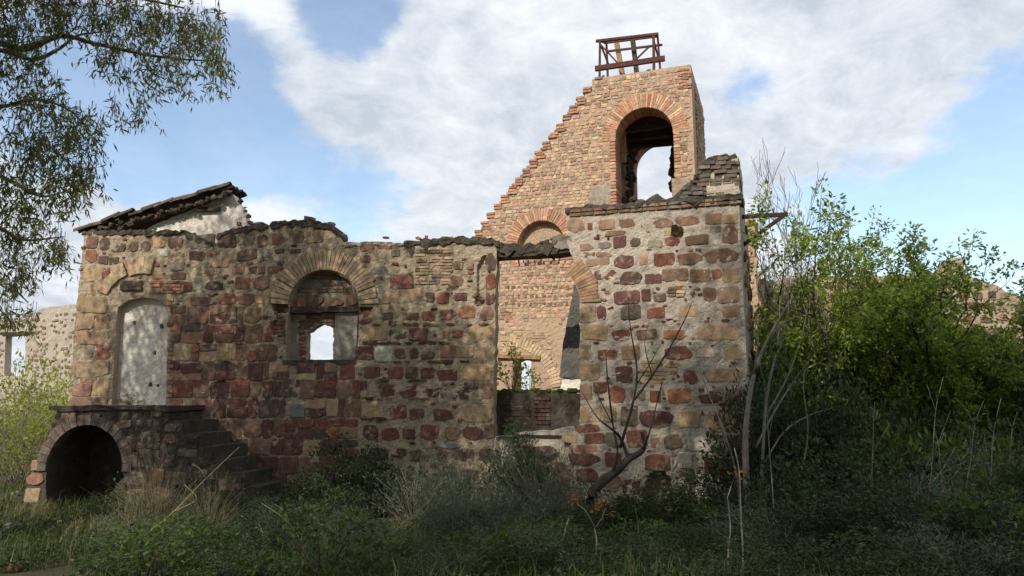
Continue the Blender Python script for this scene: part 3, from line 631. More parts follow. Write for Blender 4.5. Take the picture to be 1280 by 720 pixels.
tower_stones = [
 (710, 274, 730, 290, 'k'), (735, 279, 740, 287, 'r'), (748, 275, 768, 287, 'k'), (774, 274, 793, 284, 'b'), (802, 277, 811, 284, 'b'), (757, 289, 783, 294, 'b'), (767, 295, 783, 310, 'p'), (788, 298, 800, 308, 'n'),
 (725, 305, 741, 313, 'k'), (748, 303, 764, 310, 'g'), (729, 316, 743, 321, 'b'), (745, 316, 764, 321, 'k'), (732, 323, 763, 332, 't'), (767, 319, 792, 335, 'p'), (800, 319, 809, 331, 't'), (744, 338, 770, 349, 'p'), (776, 340, 803, 355, 'p'),
 (818, 274, 840, 284, 'k'), (844, 271, 874, 281, 'k'), (882, 267, 902, 280, 'k'), (903, 268, 921, 280, 't'), (830, 285, 838, 294, 'y'), (832, 297, 850, 307, 'r'), (856, 294, 885, 306, 'b'), (904, 282, 922, 304, 'b'), (810, 301, 828, 309, 'g'),
 (888, 283, 902, 290, 'g'), (818, 317, 843, 333, 'r'), (848, 317, 877, 330, 'b'), (880, 312, 922, 328, 'b'), (806, 343, 827, 355, 'p'), (828, 336, 860, 352, 'b'), (863, 337, 888, 353, 'b'), (890, 337, 902, 348, 'r'), (903, 335, 924, 354, 't'),
 (817, 369, 832, 377, 'n'), (880, 360, 896, 376, 'b'), (897, 358, 924, 379, 't'), (808, 385, 831, 398, 'r'), (849, 381, 873, 395, 'y'), (903, 382, 925, 396, 't'), (870, 407, 924, 425, 'y'), (830, 413, 854, 424, 'o'), (832, 433, 863, 449, 'r'),
 (872, 437, 894, 446, 'w'), (904, 431, 925, 450, 'y'), (855, 463, 871, 480, 'r'), (882, 460, 925, 478, 'y'), (767, 364, 800, 380, 'p'), (802, 362, 813, 377, 'p'), (775, 382, 801, 399, 'n'), (747, 383, 758, 400, 'p'), (725, 383, 745, 403, 't'),
 (726, 406, 759, 425, 't'), (766, 413, 788, 426, 'r'), (796, 412, 821, 424, 'b'), (725, 430, 738, 450, 't'), (747, 438, 771, 450, 'r'), (777, 432, 800, 450, 'k'), (725, 454, 751, 476, 't'), (769, 458, 791, 478, 'p'), (762, 483, 782, 503, 'r'),
 (742, 478, 758, 490, 'r'), (725, 480, 740, 500, 't'), (725, 508, 751, 528, 't'), (753, 508, 770, 527, 't'), (788, 487, 807, 500, 'g'), (813, 489, 825, 503, 'r'), (776, 507, 797, 533, 'b'), (801, 514, 842, 534, 'p'), (783, 538, 809, 560, 'r'),
 (718, 531, 750, 540, 'r'), (731, 542, 755, 555, 'r'), (702, 543, 721, 553, 'y'), (713, 557, 748, 565, 'k'), (712, 567, 750, 581, 'p'), (757, 541, 777, 558, 'g'), (835, 485, 865, 504, 'o'), (875, 493, 902, 503, 'p'), (908, 486, 926, 503, 'k'),
 (846, 514, 875, 535, 'y'), (883, 513, 927, 541, 't'), (905, 543, 927, 565, 'k'), (831, 543, 852, 561, 'b'), (859, 546, 890, 564, 'w'), (814, 547, 824, 559, 'k'), (847, 566, 865, 586, 'w'), (880, 573, 913, 592, 'r'), (805, 569, 838, 588, 'r'),
 (839, 600, 861, 617, 'w'), (868, 606, 880, 618, 'w'), (890, 605, 901, 617, 'w'), (878, 626, 908, 642, 'r'), (756, 566, 776, 584, 'r'), (700, 588, 716, 604, 'r'), (720, 586, 748, 602, 'p'), (752, 592, 776, 610, 'k'), (778, 600, 800, 618, 'p'), (850, 624, 872, 640, 'p'),
 (912, 600, 927, 618, 'k'), (640, 556, 664, 570, 'p'), (668, 558, 694, 572, 'n'), (628, 574, 652, 590, 'p'), (658, 576, 684, 592, 'b'), (688, 578, 706, 592, 'r'), (640, 596, 668, 612, 'p'), (672, 598, 698, 614, 'n')]
tbusy = []
for s in tower_stones: tbusy.append(s[:4]); stone(FT, tw, *s)
bricks(FT, tw, 833, 354, 858, 372, 4.4, 11, 'Ygb', 0, .012, .9); bricks(FT, tw, 801, 450, 847, 479, 5.0, 15, 'Yty', 0, .01, .88)
bricks(FT, tw, 709, 265, 740, 269, 3.6, 16, 'tkb', 0, .02, .9)
for yy in (0, 4.6):   # capping courses follow the sloping line of the top
    for i in range(14):
        x0 = 712+i*15.4; y_ = 264.5-(x0-708)*.0785+yy
        bx, bz, bw, bh = FT.rect(x0, y_-1.9, x0+14.6, y_+1.9); put(BX, 'brick', tw, bx, 0.02-.012*(yy == 0), bz, bw, .12, bh, colr(random.choice('tbgkb'), .22), 0)
arch_ring(FT, tw, 672, 381, 53.5, 77, 0.0, .80, 13, (0.31, 0.185, 0.11), 0, .03, 'voussoir', .06, .4)
items = []
for _ in range(420):
    xx, yy = random.uniform(728, 922), random.uniform(272, 640); hw, hh = random.uniform(1.2, 4.2), random.uniform(1, 2.2)
    if all(not (xx-hw < a[2]+1 and xx+hw > a[0]-1 and yy-hh < a[3]+1 and yy+hh > a[1]-1) for a in tbusy):
        bx, bz, bw, bh = FT.rect(xx-hw, yy-hh, xx+hw, yy+hh); items.append((bx, .002, bz, bw, .025, bh, random.gauss(0, .15)))
j = joined('stone_chips', items, M['stone_s'], tw); j.color = colr('b', 0)
crust(FT, tw, [(707, 261), (760, 256), (800, 253), (850, 248), (928, 243)], .11, -.05, .64, 311)
coping(FT, tw, [(709, 261), (760, 256), (800, 252), (850, 248), (927, 243)], .19, .03, .5, 31, 1.25)
coping(FT, tw, [(770, 254), (842, 247)], .3, .25, .4, 32, 1.0)
# right side wall of the tower running back, its ruined top climbing
xrL = xr; zl = lambda px, py, yl: FT.L(px, py, yl)[1]
side = rag([(0.66, ZB), (3.9, ZB), (3.9, 5.6), (3.0, 6.1), (2.3, 6.75), (1.6, 7.05), (.9, 7.15), (.66, 7.1)], .16, .05, 35, True)
sd_e = empty('side_wall_axis', (0, 0, 0)); sd_e.name = 'side_wall'; sd_e.parent = tower; sd_e.location = (xrL, 0, 0); sd_e.rotation_euler = (0, 0, R(90))
sw = wall('masonry_wall', [(a, b) for a, b in side], [], 0.0, .65, .08, M['mortar_t'], sd_e, .05, nseed=61)
for _ in range(60):
    z = random.uniform(.3, 6); y = random.uniform(.8, 3.7)
    put(random.choice(ST), 'stone', sd_e, y, 0, z, random.uniform(.2, .45), .05, random.uniform(.14, .26), colr(random.choice('bktpg')))
blk = rag(FT.poly([(838, 250), (846, 240), (866, 226), (876, 205), (883, 199), (905, 193), (918, 193), (924, 200), (926, 250)], .7), .1, .03, 36, True)
rub = wall('rubble_core', blk, [], .68, 1.7, .06, M['crust'], tower, .1, nseed=71)
coping(FT, rub, [(846, 240), (866, 227), (877, 206), (886, 198), (905, 192), (920, 194)], .15, .6, .6, 37, 1.3, col=(.11, .09, .07))
bricks(FT, rub, 842, 196, 925, 250, 5.4, 15, [(.13, .108, .085), (.10, .085, .068), (.16, .13, .10), (.12, .09, .07)], .68, .03, .8, [(840, 250), (850, 242), (868, 228), (879, 208), (886, 201), (905, 195), (918, 195), (924, 202), (925, 250)])
# low parapet set back inside the opening, moss on top
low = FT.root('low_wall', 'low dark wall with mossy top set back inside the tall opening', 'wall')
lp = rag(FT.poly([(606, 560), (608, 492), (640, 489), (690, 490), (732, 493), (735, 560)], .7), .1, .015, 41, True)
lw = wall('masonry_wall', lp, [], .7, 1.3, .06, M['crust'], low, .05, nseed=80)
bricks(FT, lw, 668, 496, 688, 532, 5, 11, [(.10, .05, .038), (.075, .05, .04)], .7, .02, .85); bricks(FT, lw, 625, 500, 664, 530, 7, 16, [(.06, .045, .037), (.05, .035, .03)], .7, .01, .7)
ms = []; 
a = FT.L(608, 490, 1.0); b = FT.L(734, 491, 1.0)
for i in range(60): ms.append((a[0]+(b[0]-a[0])*random.random(), random.uniform(.72, 1.25), a[1]+random.uniform(-.01, .03), random.uniform(.1, .22), .12, random.uniform(.04, .09), 0))
mo = joined('moss', ms, M['moss'], lw, lump(91))
# dark rendered buttress stump behind the opening
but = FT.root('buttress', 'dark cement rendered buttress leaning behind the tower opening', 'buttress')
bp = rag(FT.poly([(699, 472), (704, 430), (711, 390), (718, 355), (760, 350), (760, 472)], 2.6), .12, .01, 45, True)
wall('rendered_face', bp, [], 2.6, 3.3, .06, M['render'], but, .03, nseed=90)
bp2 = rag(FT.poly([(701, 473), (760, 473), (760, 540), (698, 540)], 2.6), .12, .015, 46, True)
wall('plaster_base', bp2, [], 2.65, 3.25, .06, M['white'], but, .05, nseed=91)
# burnt lintel over the opening, with rubble left on it
lin = FT.root('lintel_beam', 'charred timber lintel spanning the tall opening beside the tower', 'beam')
a = FT.L(596, 313, .1); b = FT.L(722, 311, .1)
boxo('beam', lin, a[0], b[0], .06, .5, FT.L(660, 320, .1)[1], FT.L(660, 311, .1)[1], M['wood'], .012, 9, 3)
rbk = put(ST[9], 'block', lin, *[0]*3, 1, 1, 1, colr('g')); x, z, w, h = FT.rect(692, 294, 718, 313, .1); rbk.location = (x, .18, z); rbk.scale = (w, .2, h); rbk.color = (.24, .215, .18, 1)
crust(FT, lin, [(596, 300), (620, 301), (650, 306), (680, 304), (700, 300)], .22, .03, .5, 315)
coping(FT, lin, [(600, 306), (640, 307), (692, 307)], .2, .1, .35, 48, 1.9, col=(.05, .042, .035)); coping(FT, lin, [(660, 304), (692, 299)], .14, .1, .3, 49, 1.0)

# ================================================================== STEPPED GABLE AND BELFRY
gable = FG.root('gable_house', 'tall sunlit stone gable with stepped brick edge and arched belfry', 'ruin')
zt = FG.L(800, 92)[1]; xl = FG.L(740, 97)[0]; xrb = FG.L(865, 120)[0]; xf, zf = FG.L(594, 298); zt = (FG.L(740, 97)[1]+FG.L(865, 82)[1])/2
nst = 17; st = [(xl, zt), (xl, zt-.28)]
for i in range(1, nst+1):
    x = xl+(xf-xl)*i/nst; z = zt-.28+(zf-zt+.28)*i/nst; zp = zt-.28+(zf-zt+.28)*(i-1)/nst
    st += [(x, zp), (x, z)]
polyG = [(xrb, ZB), (xrb, zt)]+st+rag([(xf, zf), (xf-2.4, zf-2.4*(zt-zf)/(xl-xf)), (xf-2.4, ZB)], .2, .05, 118)[1:]
def archpoly(F, cx, top, w, bottom, yl=0.0, n=14):
    c = F.L(cx, top, yl); hw = (F.L(cx+w/2, top, yl)[0]-F.L(cx-w/2, top, yl)[0])/2; zb = F.L(cx, bottom, yl)[1]; zc = c[1]-hw
    return [(c[0]-hw, zb)]+[(c[0]-hw*math.cos(math.pi*i/n), zc+hw*math.sin(math.pi*i/n)) for i in range(n+1)]+[(c[0]+hw, zb)], (c[0], zc, hw)
bel, (bcx, bcz, bhw) = archpoly(FG, 804, 134, 73, 300)
sml, (scx, scz, shw) = archpoly(FG, 676, 275, 60, 330)
lowo = FG.poly([(642, 490), (642, 452), (648, 449), (664, 451), (664, 490)])
gm = wall('masonry_wall', polyG, [bel, lowo], 0, .8, .07, M['mortar_g'], gable, .034, [(sml, .28)], nseed=120)
# fieldstones of the gable
gi = []
sgn = lambda P: inside(np.array([P]), polyG)[0]
zz_ = 2.3; row = 0
while zz_ < zt-.15:
    hh = random.uniform(.095, .15); x = xf-2.4+random.uniform(0, .2)
    while x < xrb-.1:
        w = random.uniform(.12, .29); c_ = (x+w/2, zz_+hh/2)
        ok = sgn((x-.05, zz_+hh)) and sgn((x+w+.02, zz_+hh)) and not any(inside(np.array([c_]), q)[0] for q in (lowo,))
        for (ax, az, hw, ring) in ((bcx, bcz, bhw, .5), (scx, scz, shw, .42)):
            d = math.hypot(c_[0]-ax, c_[1]-az)
            if c_[1] > az and d < hw+ring: ok = False
            if c_[1] <= az and abs(c_[0]-ax) < hw+.22 and c_[1] > az-(4.5 if hw == bhw else .3): ok = False
        P = FG.W(c_[0], 0, c_[1])
        low_zone = c_[1] < 4.9 and random.random() < .75
        if ok and not low_zone and random.random() < .93: gi.append((x+w/2, zz_+hh/2, w-.03, hh-.02))
        x += w+random.uniform(0, .05)
    zz_ += hh; row += 1
def hidden(c):   # keep the pieces that the front walls hide in the joined part
    P = FG.W(c[0], 0, c[1])-CAM; fw = np.array([0, math.cos(PITCH), math.sin(PITCH)]); dep = P@fw; px = 640+P[0]/dep*FPX; py = 360-(P@np.array([0, -math.sin(PITCH), math.cos(PITCH)]))/dep*FPX
    return (px > 722 and py > 250) or (px < 720 and 296 < py < 320) or (px < 618 and py > 296) or py > 492
vis = [g for g in gi if not hidden(g)]; hid = [g for g in gi if hidden(g)]
vis.sort(key=lambda g: -g[2]*g[3]); ks = 'tytkbyYtk'
gcol = lambda: colr(random.choice(((.41, .27, .18), (.44, .30, .20), (.38, .22, .15), (.27, .165, .115), (.46, .335, .23), (.42, .24, .165), (.33, .24, .18))), .2)
for (x, z, w, h) in vis[:300]: put(random.choice(ST[8:]), 'stone', gm, x, .0, z, w+.015, .024, h+.01, gcol(), random.gauss(0, .05))
M['stone_g'] = m_stone('gable_small_stone', .55, (.5, .42, .3))
jj = joined('stones', [(x, 0, z, w+.015, .022, h+.01, random.gauss(0, .05)) for (x, z, w, h) in vis[300:]+hid], M['stone_g'], gm); jj.color = (.42, .295, .19, 1)
# brick steps
for i in range(nst):
    x = xl+(xf-xl)*(i+1)/nst; z = zt-.28+(zf-zt+.28)*i/nst; w = (xl-xf)/nst
    for q in range(3 if random.random() < .8 else 2): put(BX, 'brick', gm, x+w*.5+random.uniform(-.06, .06), .32+random.uniform(-.02, .02), z-.045-q*.105, w*1.25+(.12 if q == 2 else 0), .75, .09, colr(random.choice(('B', 'B', 'k', 'B', 't')), .28))
bricks(FG, gm, 742, 96, 756, 104, 4, 9, 'tgb', 0, .03); bricks(FG, gm, 847, 86, 865, 112, 3.6, 9, 'BkB', 0, .03, .95)
for (xx, y0, y1) in ((762, 150, 235), (843, 150, 222)): bricks(FG, gm, xx, y0, xx+7 if xx < 800 else xx+16, y1, 5.5, 9, 'BktY', 0, .025, .75)
# brick arches
def ring_local(parent, cx, cz, r0, r1, a0, a1, n, ks, y0, y1, name='voussoir'):
    for i in range(n):
        t0 = a0+(a1-a0)*(i+.08)/n; t1 = a0+(a1-a0)*(i+.92)/n; rj = random.uniform(.97, 1.04); V = []
        for y in (y1, y0-random.uniform(0, .012)):
            for t in (t0, t1):
                for r_ in (r0, r1*rj): V.append((cx+math.cos(t)*r_, y, cz+math.sin(t)*r_))
        o = mk(name, V, [(0, 1, 3, 2), (4, 6, 7, 5), (0, 4, 5, 1), (1, 5, 7, 3), (3, 7, 6, 2), (2, 6, 4, 0)], M['brick'], parent); o.color = colr(random.choice(ks), .22)
BR = ((.45, .25, .15), (.42, .215, .13), (.46, .29, .19), (.37, .19, .12))
ring_local(gm, bcx, bcz, bhw-.02, bhw+.46, -.05, math.pi+.05, 46, BR, -.03, .8)
ring_local(gm, scx, scz, shw-.02, shw+.4, 0, math.pi, 36, BR, -.03, .3)
for s in (-1, 1):      # brick jambs of the belfry arch
    for i in range(26):
        z = bcz-.06-i*.115
        put(BX, 'brick', gm, bcx+s*(bhw+.09), .38, z, .22, .84, .095, colr(random.choice(BR), .2))
# impost blocks either side of the belfry arch foot
for (x0, y0, x1, y1) in ((737, 232, 764, 258), (840, 222, 868, 252)):
    x, z, w, h = FG.rect(x0, y0, x1, y1); put(BX, 'impost', gm, x, .04, z, w, .16, h, (.27, .225, .17, 1))
# big relieving arch and putlog rows seen through the opening
x, z = FG.L(640, 470); 
ring_local(gm, x-.2, z-.6, 1.62, 1.95, .12, 1.5, 22, ((.43, .31, .19), (.47, .35, .22)), -.035, .1)
for yy in (357, 368, 378):
    for px in np.arange(632, 716, 7.5):
        bx, bz, bw, bh = FG.rect(px, yy, px+random.uniform(3, 5.5), yy+random.uniform(3, 5)); put(random.choice(ST), 'stone', gm, bx, 0, bz, bw, .03, bh, colr((.2, .12, .075), .3))
bricks(FG, gm, 632, 385, 641, 402, 3, 5, 'BkB', 0, .02); bricks(FG, gm, 700, 322, 716, 334, 3.2, 8, 'BkB', 0, .02); bricks(FG, gm, 640, 322, 646, 336, 3, 6, 'B', 0, .02)
bricks(FG, gm, 625, 410, 690, 445, 3.4, 11, 'YyY', 0, .008, .6)
a = FG.L(622, 445, 0); b = FG.L(676, 447, 0); v, f = bar((a[0], -.05, a[1]), (b[0], -.02, b[1]), .2, .13); mk('timber_lintel', v, f, M['wood_l'], gable)
# belfry: side, back and left walls, ceiling
DB = 4.0
def side_poly(): return rag([(.8, ZB), (DB, ZB), (DB, zt-.02), (.8, zt-.02)], .3, .004, 77, True)
for nm, xx, thick in (('belfry_side_wall', xrb, .6), ('belfry_inner_wall', bcx-bhw-.12-.5+.6, .5)):
    e = empty('wall_axis', (xx, 0, 0)); e.name = nm; e.parent = gable; e.rotation_euler = (0, 0, R(90))
    wall('masonry_wall', side_poly(), [], 0 if nm == 'belfry_side_wall' else 0.12, thick, .12, M['mortar_g'], e, .03, nseed=130)
    if nm == 'belfry_side_wall':
        its = []
        z = 5.0
        while z < zt-.3:
            y = .85
            while y < DB-.3: w = random.uniform(.2, .4); its.append((y+w/2, 0, z, w-.04, .04, .14, 0)); y += w
            z += .17
        q = joined('stones', its, M['stone_g'], e); q.color = (.34, .24, .16, 1)
backh = [(p[0]+(.0), p[1]) for p in bel]
wall('belfry_back_wall', [(xl, ZB), (xrb-.62, ZB), (xrb-.62, zt-.03), (xl, zt-.03)], [bel], DB-.7, DB-.02, .1, M['mortar_g'], gable, .03, nseed=140)
ring_local(gable, bcx, bcz, bhw-.02, bhw+.3, 0, math.pi, 36, BR, DB-.74, DB-.3)
boxo('belfry_floor_slab', gable, xl, xrb-.62, .82, DB-.72, zt-.35, zt-.05, M['render'], .01, 6)
for i, yy in enumerate((1.2, 1.9, 2.6)):
    v, f = bar((bcx-bhw-.05, yy, bcz+bhw-.25-.05*i), (xrb-.6, yy+.1, bcz+bhw-.18-.1*i), .2, .24); mk('ceiling_beam', v, f, M['wood'], gable)
v, f = bar((bcx-bhw+.1, .95, bcz-.55), (bcx-bhw+.1, .97, bcz+.55), .16, .1); mk('timber_post', v, f, M['wood_l'], gable)
x, z, w, h = FG.rect(806, 151, 825, 166, 2.0); put(ST[2], 'stone', gable, x, 1.7, z, w, .1, h, (.4, .29, .17, 1))
zfl = FG.L(804, 252, 1.0)[1]
coping(FG, gable, [(766, 246), (782, 244), (794, 248)], .34, .9, 1.2, 55, 2.2, col=(.07, .06, .05))
cp = [FG.L(770, 246, 1.5)]
for i in range(20):   # dark rubble heaped against the inner left jamb and hanging at the right one
    s = random.uniform(.15, .34); o = put(random.choice(STC), 'rubble', gable, bcx-bhw+random.uniform(-.02, .13), random.uniform(1.3, 3.2), FG.L(780, 245, 2)[1]+random.uniform(-.4, 1.6)*(1-.0*i), s, s, s*.8, colr((.06, .05, .042), .3))
for i in range(20):
    s = random.uniform(.24, .36); o = put(random.choice(STC), 'rubble', gable, FG.L(838, 215, DB-.8)[0]+random.uniform(.06, .16), DB-.8+random.uniform(0, .3), FG.L(838, 236-i*2.5, DB-.8)[1], s, s, s, colr((.05, .04, .035), .3))
coping(FG, gm, [(740, 97), (800, 90), (865, 82)], .16, .05, .6, 56, 1.0, col=(.2, .175, .135))

# rusty frame on the belfry roof
fr = FG.root('pulley_frame', 'rusty angle iron frame standing on the belfry roof', 'metal frame')
def gp(px, py, y): a = FG.L(px, py, y); return (a[0], y, a[1])
def bars(parent, name, lst, mat):
    for P, Q, w, h in lst: v, f = bar(P, Q, w, h); mk(name, v, f, mat, parent)
YF, YB = .35, 1.5; zr_ = zt-.06
def foot(px, py, y): a = FG.L(px, py, y); return (a[0], y, zr_)
bars(fr, 'post', [(foot(749, 88, YF), gp(750, 51, YF), .07, .07), (foot(817, 80, YF), gp(817, 44, YF), .09, .07), (foot(760, 88, YB), gp(758, 53, YB), .07, .07), (foot(826, 78, YB), gp(822, 45, YB), .07, .07)], M['rust'])
bars(fr, 'top_rail', [(gp(745, 51.5, YF), gp(823, 42.5, YF), .08, .09), (gp(755, 54, YB), gp(823, 45.5, YB), .06, .06), (gp(750, 51, YF), gp(757, 54, YB), .06, .06), (gp(818, 43, YF), gp(822, 46, YB), .06, .06)], M['rust'])
bars(fr, 'cross_rail', [(gp(757, 64.5, YB), gp(828, 56, YB), .06, .07)], M['rust'])
bars(fr, 'beam', [(gp(744, 86, YF), gp(831, 73, YF), .12, .17), (gp(752, 85, YB), gp(831, 72, YB), .1, .12)], M['rust'])
bars(fr, 'brace', [(gp(751, 56, YF), gp(775, 82, YF), .05, .05), (gp(813, 57, YF), gp(790, 79, YF), .05, .05), (gp(751, 56, YF), gp(762, 84, YF+.3), .05, .05), (gp(817, 50, YF), gp(825, 80, YF+.4), .05, .05)], M['rust'])
bars(fr, 'timber_post', [(foot(780, 86, .8), gp(771, 54.5, .8), .17, .14)], M['wood_l']); bars(fr, 'dark_timber_post', [(foot(797, 84, .9), gp(791, 50.5, .9), .16, .14)], M['wood'])
# bracket on the tower's right side
br = FT.root('wall_bracket', 'black iron triangular bracket fixed to the side of the tower', 'bracket')
def bp_(px, py): 
    y = 1.0; a = FT.L(px, py, y); return (a[0], y, a[1])
A0 = bp_(928, 271); A1 = bp_(985, 268); A2 = bp_(928, 308)
A0 = (xr-.04, A0[1], A0[2]); A2 = (xr-.04, A2[1], A2[2])
bars(br, 'arm', [(A0, A1, .07, .08)], M['iron']); bars(br, 'strut', [(A2, (A1[0]-.08, A1[1], A1[2]-.02), .06, .07)], M['iron'])
for q in (.25, .45, .7, .92): P = tuple(A0[i]+(A1[i]-A0[i])*q for i in range(3)); bars(br, 'pin', [(P, (P[0], P[1], P[2]+random.uniform(.09, .16)), .018, .018)], M['iron'])

# ================================================================== STAIR WITH ARCH
stair = FL.root('stone_stair', 'dark stone landing over a small arch with steps down along the wing', 'stairs')
yf = -1.35; zp = FL.L(140, 512, yf)[1]
xa, xb = FL.L(47, 560, yf)[0], FL.L(206, 560, yf)[0]
ap = [(58, 640), (57, 605), (60, 580), (68, 556), (80, 539), (95, 531), (112, 529), (128, 534), (142, 547), (151, 568), (155, 600), (155, 640)]
hole = FL.poly(ap, yf)
outl = [(FL.L(30, 600, yf)[0], ZB), (FL.L(36, 600, yf)[0], FL.L(36, 596, yf)[1]), (FL.L(48, 575, yf)[0], FL.L(48, 572, yf)[1]), (FL.L(62, 545, yf)[0], FL.L(62, 540, yf)[1]), (FL.L(72, 514, yf)[0], zp), (xb, zp)]
nS = 8; xs = FL.L(208, 560, yf)[0]; tread = .31; rise = zp/nS*1.0
for i in range(nS): outl += [(xs+i*tread, zp-(i+.0)*rise), (xs+i*tread, zp-(i+1)*rise)]
outl += [(xs+nS*tread, ZB)]
outl = [outl[0]]+[p for i, p in enumerate(outl[1:]) if i == 0 or p != outl[i]]
swl = wall('front_wall', outl, [hole], yf, yf+.4, .06, M['crust'], stair, .05, nseed=150)
# stones of the arch ring and front
cxy = FL.L(107, 585, yf)
rp = ap[1:-1]
arch_ring(FL, swl, 106, 586, 48, 60, -.05, math.pi+.05, 19, (0.115, 0.09, 0.072), yf, .035, 'arch_stone', .04, .2, 1.15)
for s in ((34, 592, 54, 606, 'k'), (32, 610, 50, 628, 't'), (40, 576, 56, 588, 't'), (158, 545, 172, 560, 'n'), (157, 566, 172, 584, 'n'), (160, 590, 182, 606, 'n'), (176, 562, 192, 580, 'n'), (186, 586, 206, 604, 'b'), (160, 612, 184, 630, 'g'), (190, 610, 214, 628, 'b'), (176, 540, 200, 554, 'n'), (212, 590, 234, 606, 'n')):
    stone(FL, swl, *s, yl=yf, proud=.035)
for _ in range(120):
    px, py = random.uniform(40, 300), random.uniform(516, 632); a_ = FL.L(px, py, yf); r_ = random.uniform(4.5, 9)
    if inside(np.array([a_, FL.L(px-r_, py-4, yf), FL.L(px+r_, py-4, yf)]), outl).all() and not inside(np.array([a_, FL.L(px-r_-4, py, yf), FL.L(px+r_+4, py, yf), FL.L(px, py+9, yf)]), hole).any(): stone(FL, swl, px-r_, py-4, px+r_, py+4, random.choice([(.09, .06, .045), (.12, .075, .055), (.075, .055, .045), (.13, .095, .07)]), yf, .022)
boxo('landing_slab', stair, xa+.2, xs+.05, yf-.05, -.01, zp-.02, zp+.07, M['crust'], .015, 8)
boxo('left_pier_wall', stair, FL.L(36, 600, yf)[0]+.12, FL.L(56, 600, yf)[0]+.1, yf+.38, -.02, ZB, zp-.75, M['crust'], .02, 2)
boxo('inner_wall', stair, FL.L(156, 600, yf)[0], xs, yf+.38, -.02, ZB, zp-.05, M['crust'], .02, 2)  # dark colour here and on the pier paints the arch's inner shade
boxo('back_wall', stair, FL.L(50, 600, yf)[0]+.2, FL.L(156, 600, yf)[0], -.16, -.06, ZB, zp-.1, M['crust'], .02, 4)  # dark panel added in place of the shade at the arch's back
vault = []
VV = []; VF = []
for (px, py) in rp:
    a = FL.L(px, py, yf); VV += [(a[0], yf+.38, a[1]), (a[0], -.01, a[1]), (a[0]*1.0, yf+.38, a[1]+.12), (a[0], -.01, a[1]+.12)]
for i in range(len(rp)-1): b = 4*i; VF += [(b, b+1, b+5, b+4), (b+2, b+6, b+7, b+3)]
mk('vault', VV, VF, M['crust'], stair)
for i in range(nS):
    o = boxo('step', stair, xs+.01+i*tread, xs+.01+(i+1)*tread+.05, yf+.02, -.015, ZB, zp-(i+1)*rise+.04+.0, M['steps'] if 'steps' in M else M['crust'], .012, 2, i)

# ================================================================== OTHER RUINS
# pale ruin far behind the left end
FF = Frame(at(60, 500, 44.0), R(-6))
far = FF.root('far_ruin', 'sunlit pale stone ruin with a big doorway far beyond the wing', 'ruin')
fpoly = [(FF.L(-60, 500)[0], -1)]+rag(FF.poly([(-60, 402), (-10, 398), (30, 396), (52, 386), (75, 383), (100, 381), (140, 381)]), .4, .05, 61)+[(FF.L(140, 500)[0], -1)]
fho = FF.poly([(5, 470), (7, 420), (32, 418), (31, 470)])
fw = wall('masonry_wall', fpoly, [fho], 0, .7, .2, M['mortar_t'], far, .06, nseed=160)
its = []
for yy in np.arange(392, 470, 7.2):
    for px in np.arange(-40, 130, 5.2):
        if 2 < px < 36 and yy > 412: continue
        if random.random() < .75: jx, jy = random.uniform(-2.4, 2.4), random.uniform(-1.8, 1.8); x, z, w, h = FF.rect(px+jx, yy+jy, px+jx+random.uniform(2, 5.6), yy+jy+random.uniform(2, 4.6)); its.append((x, 0, z, w, .04, h, random.gauss(0, .1)))
q = joined('stones', its, M['stone_g'], fw); q.color = (.24, .175, .12, 1)
a = FF.L(0, 417); boxo('door_lintel', far, FF.L(2, 417)[0], FF.L(36, 417)[0], -.1, .3, FF.L(18, 419)[1], FF.L(18, 415.5)[1], M['wood'], .02, 3)
# right ruin behind the trees
FR = Frame(at(1150, 500, 22.0), R(2))
rr_ = FR.root('right_ruin', 'shaded red stone wall with crumbling top behind the green trees', 'ruin')
rpoly = [(FR.L(945, 600)[0], ZB)]+rag(FR.poly([(945, 352), (1010, 348), (1080, 345), (1150, 344), (1186, 343), (1189, 324), (1206, 322), (1208, 344), (1226, 349), (1245, 356), (1262, 368), (1300, 376), (1360, 378), (1440, 380)]), .2, .04, 63)+[(FR.L(1440, 600)[0], ZB)]
rw = wall('masonry_wall', rpoly, [], 0, .7, .1, M['mortar'], rr_, .05, nseed=170)
its = []; cnt = 0
yy = 352
while yy < 600:
    px = 960
    hpx = random.uniform(8, 13)
    while px < 1330:
        w = random.uniform(9, 22)
        x, z, ww, h = FR.rect(px, yy, px+w, yy+hpx)
        if inside(np.array([[x, z+h*.6]]), rpoly)[0]:
            if px > 1090 and yy < 540 and cnt < 280: put(random.choice(ST), 'stone', rw, x, 0, z+random.uniform(-.04, .04), ww*random.uniform(.7, .98), .03, h*random.uniform(.7, 1.0), colr(random.choice('pnrbbkn')), random.gauss(0, .04)); cnt += 1
            else: its.append((x, 0, z, ww*.9, .05, h*.9, 0))
        px += w+random.uniform(2, 6)
    yy += hpx+random.uniform(1, 4)
q = joined('stones', its, M['stone_s'], rw); q.color = colr('b', 0)
coping(FR, rw, [(1206, 345), (1245, 355), (1265, 368), (1300, 374)], .35, .1, .5, 64, 1.0)
# pier of masonry glimpsed past the tower corner
FP = Frame(at(938, 400, 20.5), R(20))
pier = FP.root('masonry_pier', 'narrow lit stone pier just behind the tower corner', 'ruin')
pp = rag([(FP.L(915, 500)[0], ZB)]+FP.poly([(915, 268), (938, 270), (943, 280), (946, 300)])+[(FP.L(950, 500)[0], ZB)], .15, .03, 65, True)
pw = wall('masonry_wall', pp, [], 0, .7, .08, M['mortar_g'], pier, .05, nseed=180)
for i in range(26): x, z, w, h = FP.rect(932, 276+i*8, 932+random.uniform(6, 11), 282+i*8); put(random.choice(ST), 'stone', pw, x, 0, z, w, .05, h, gcol())
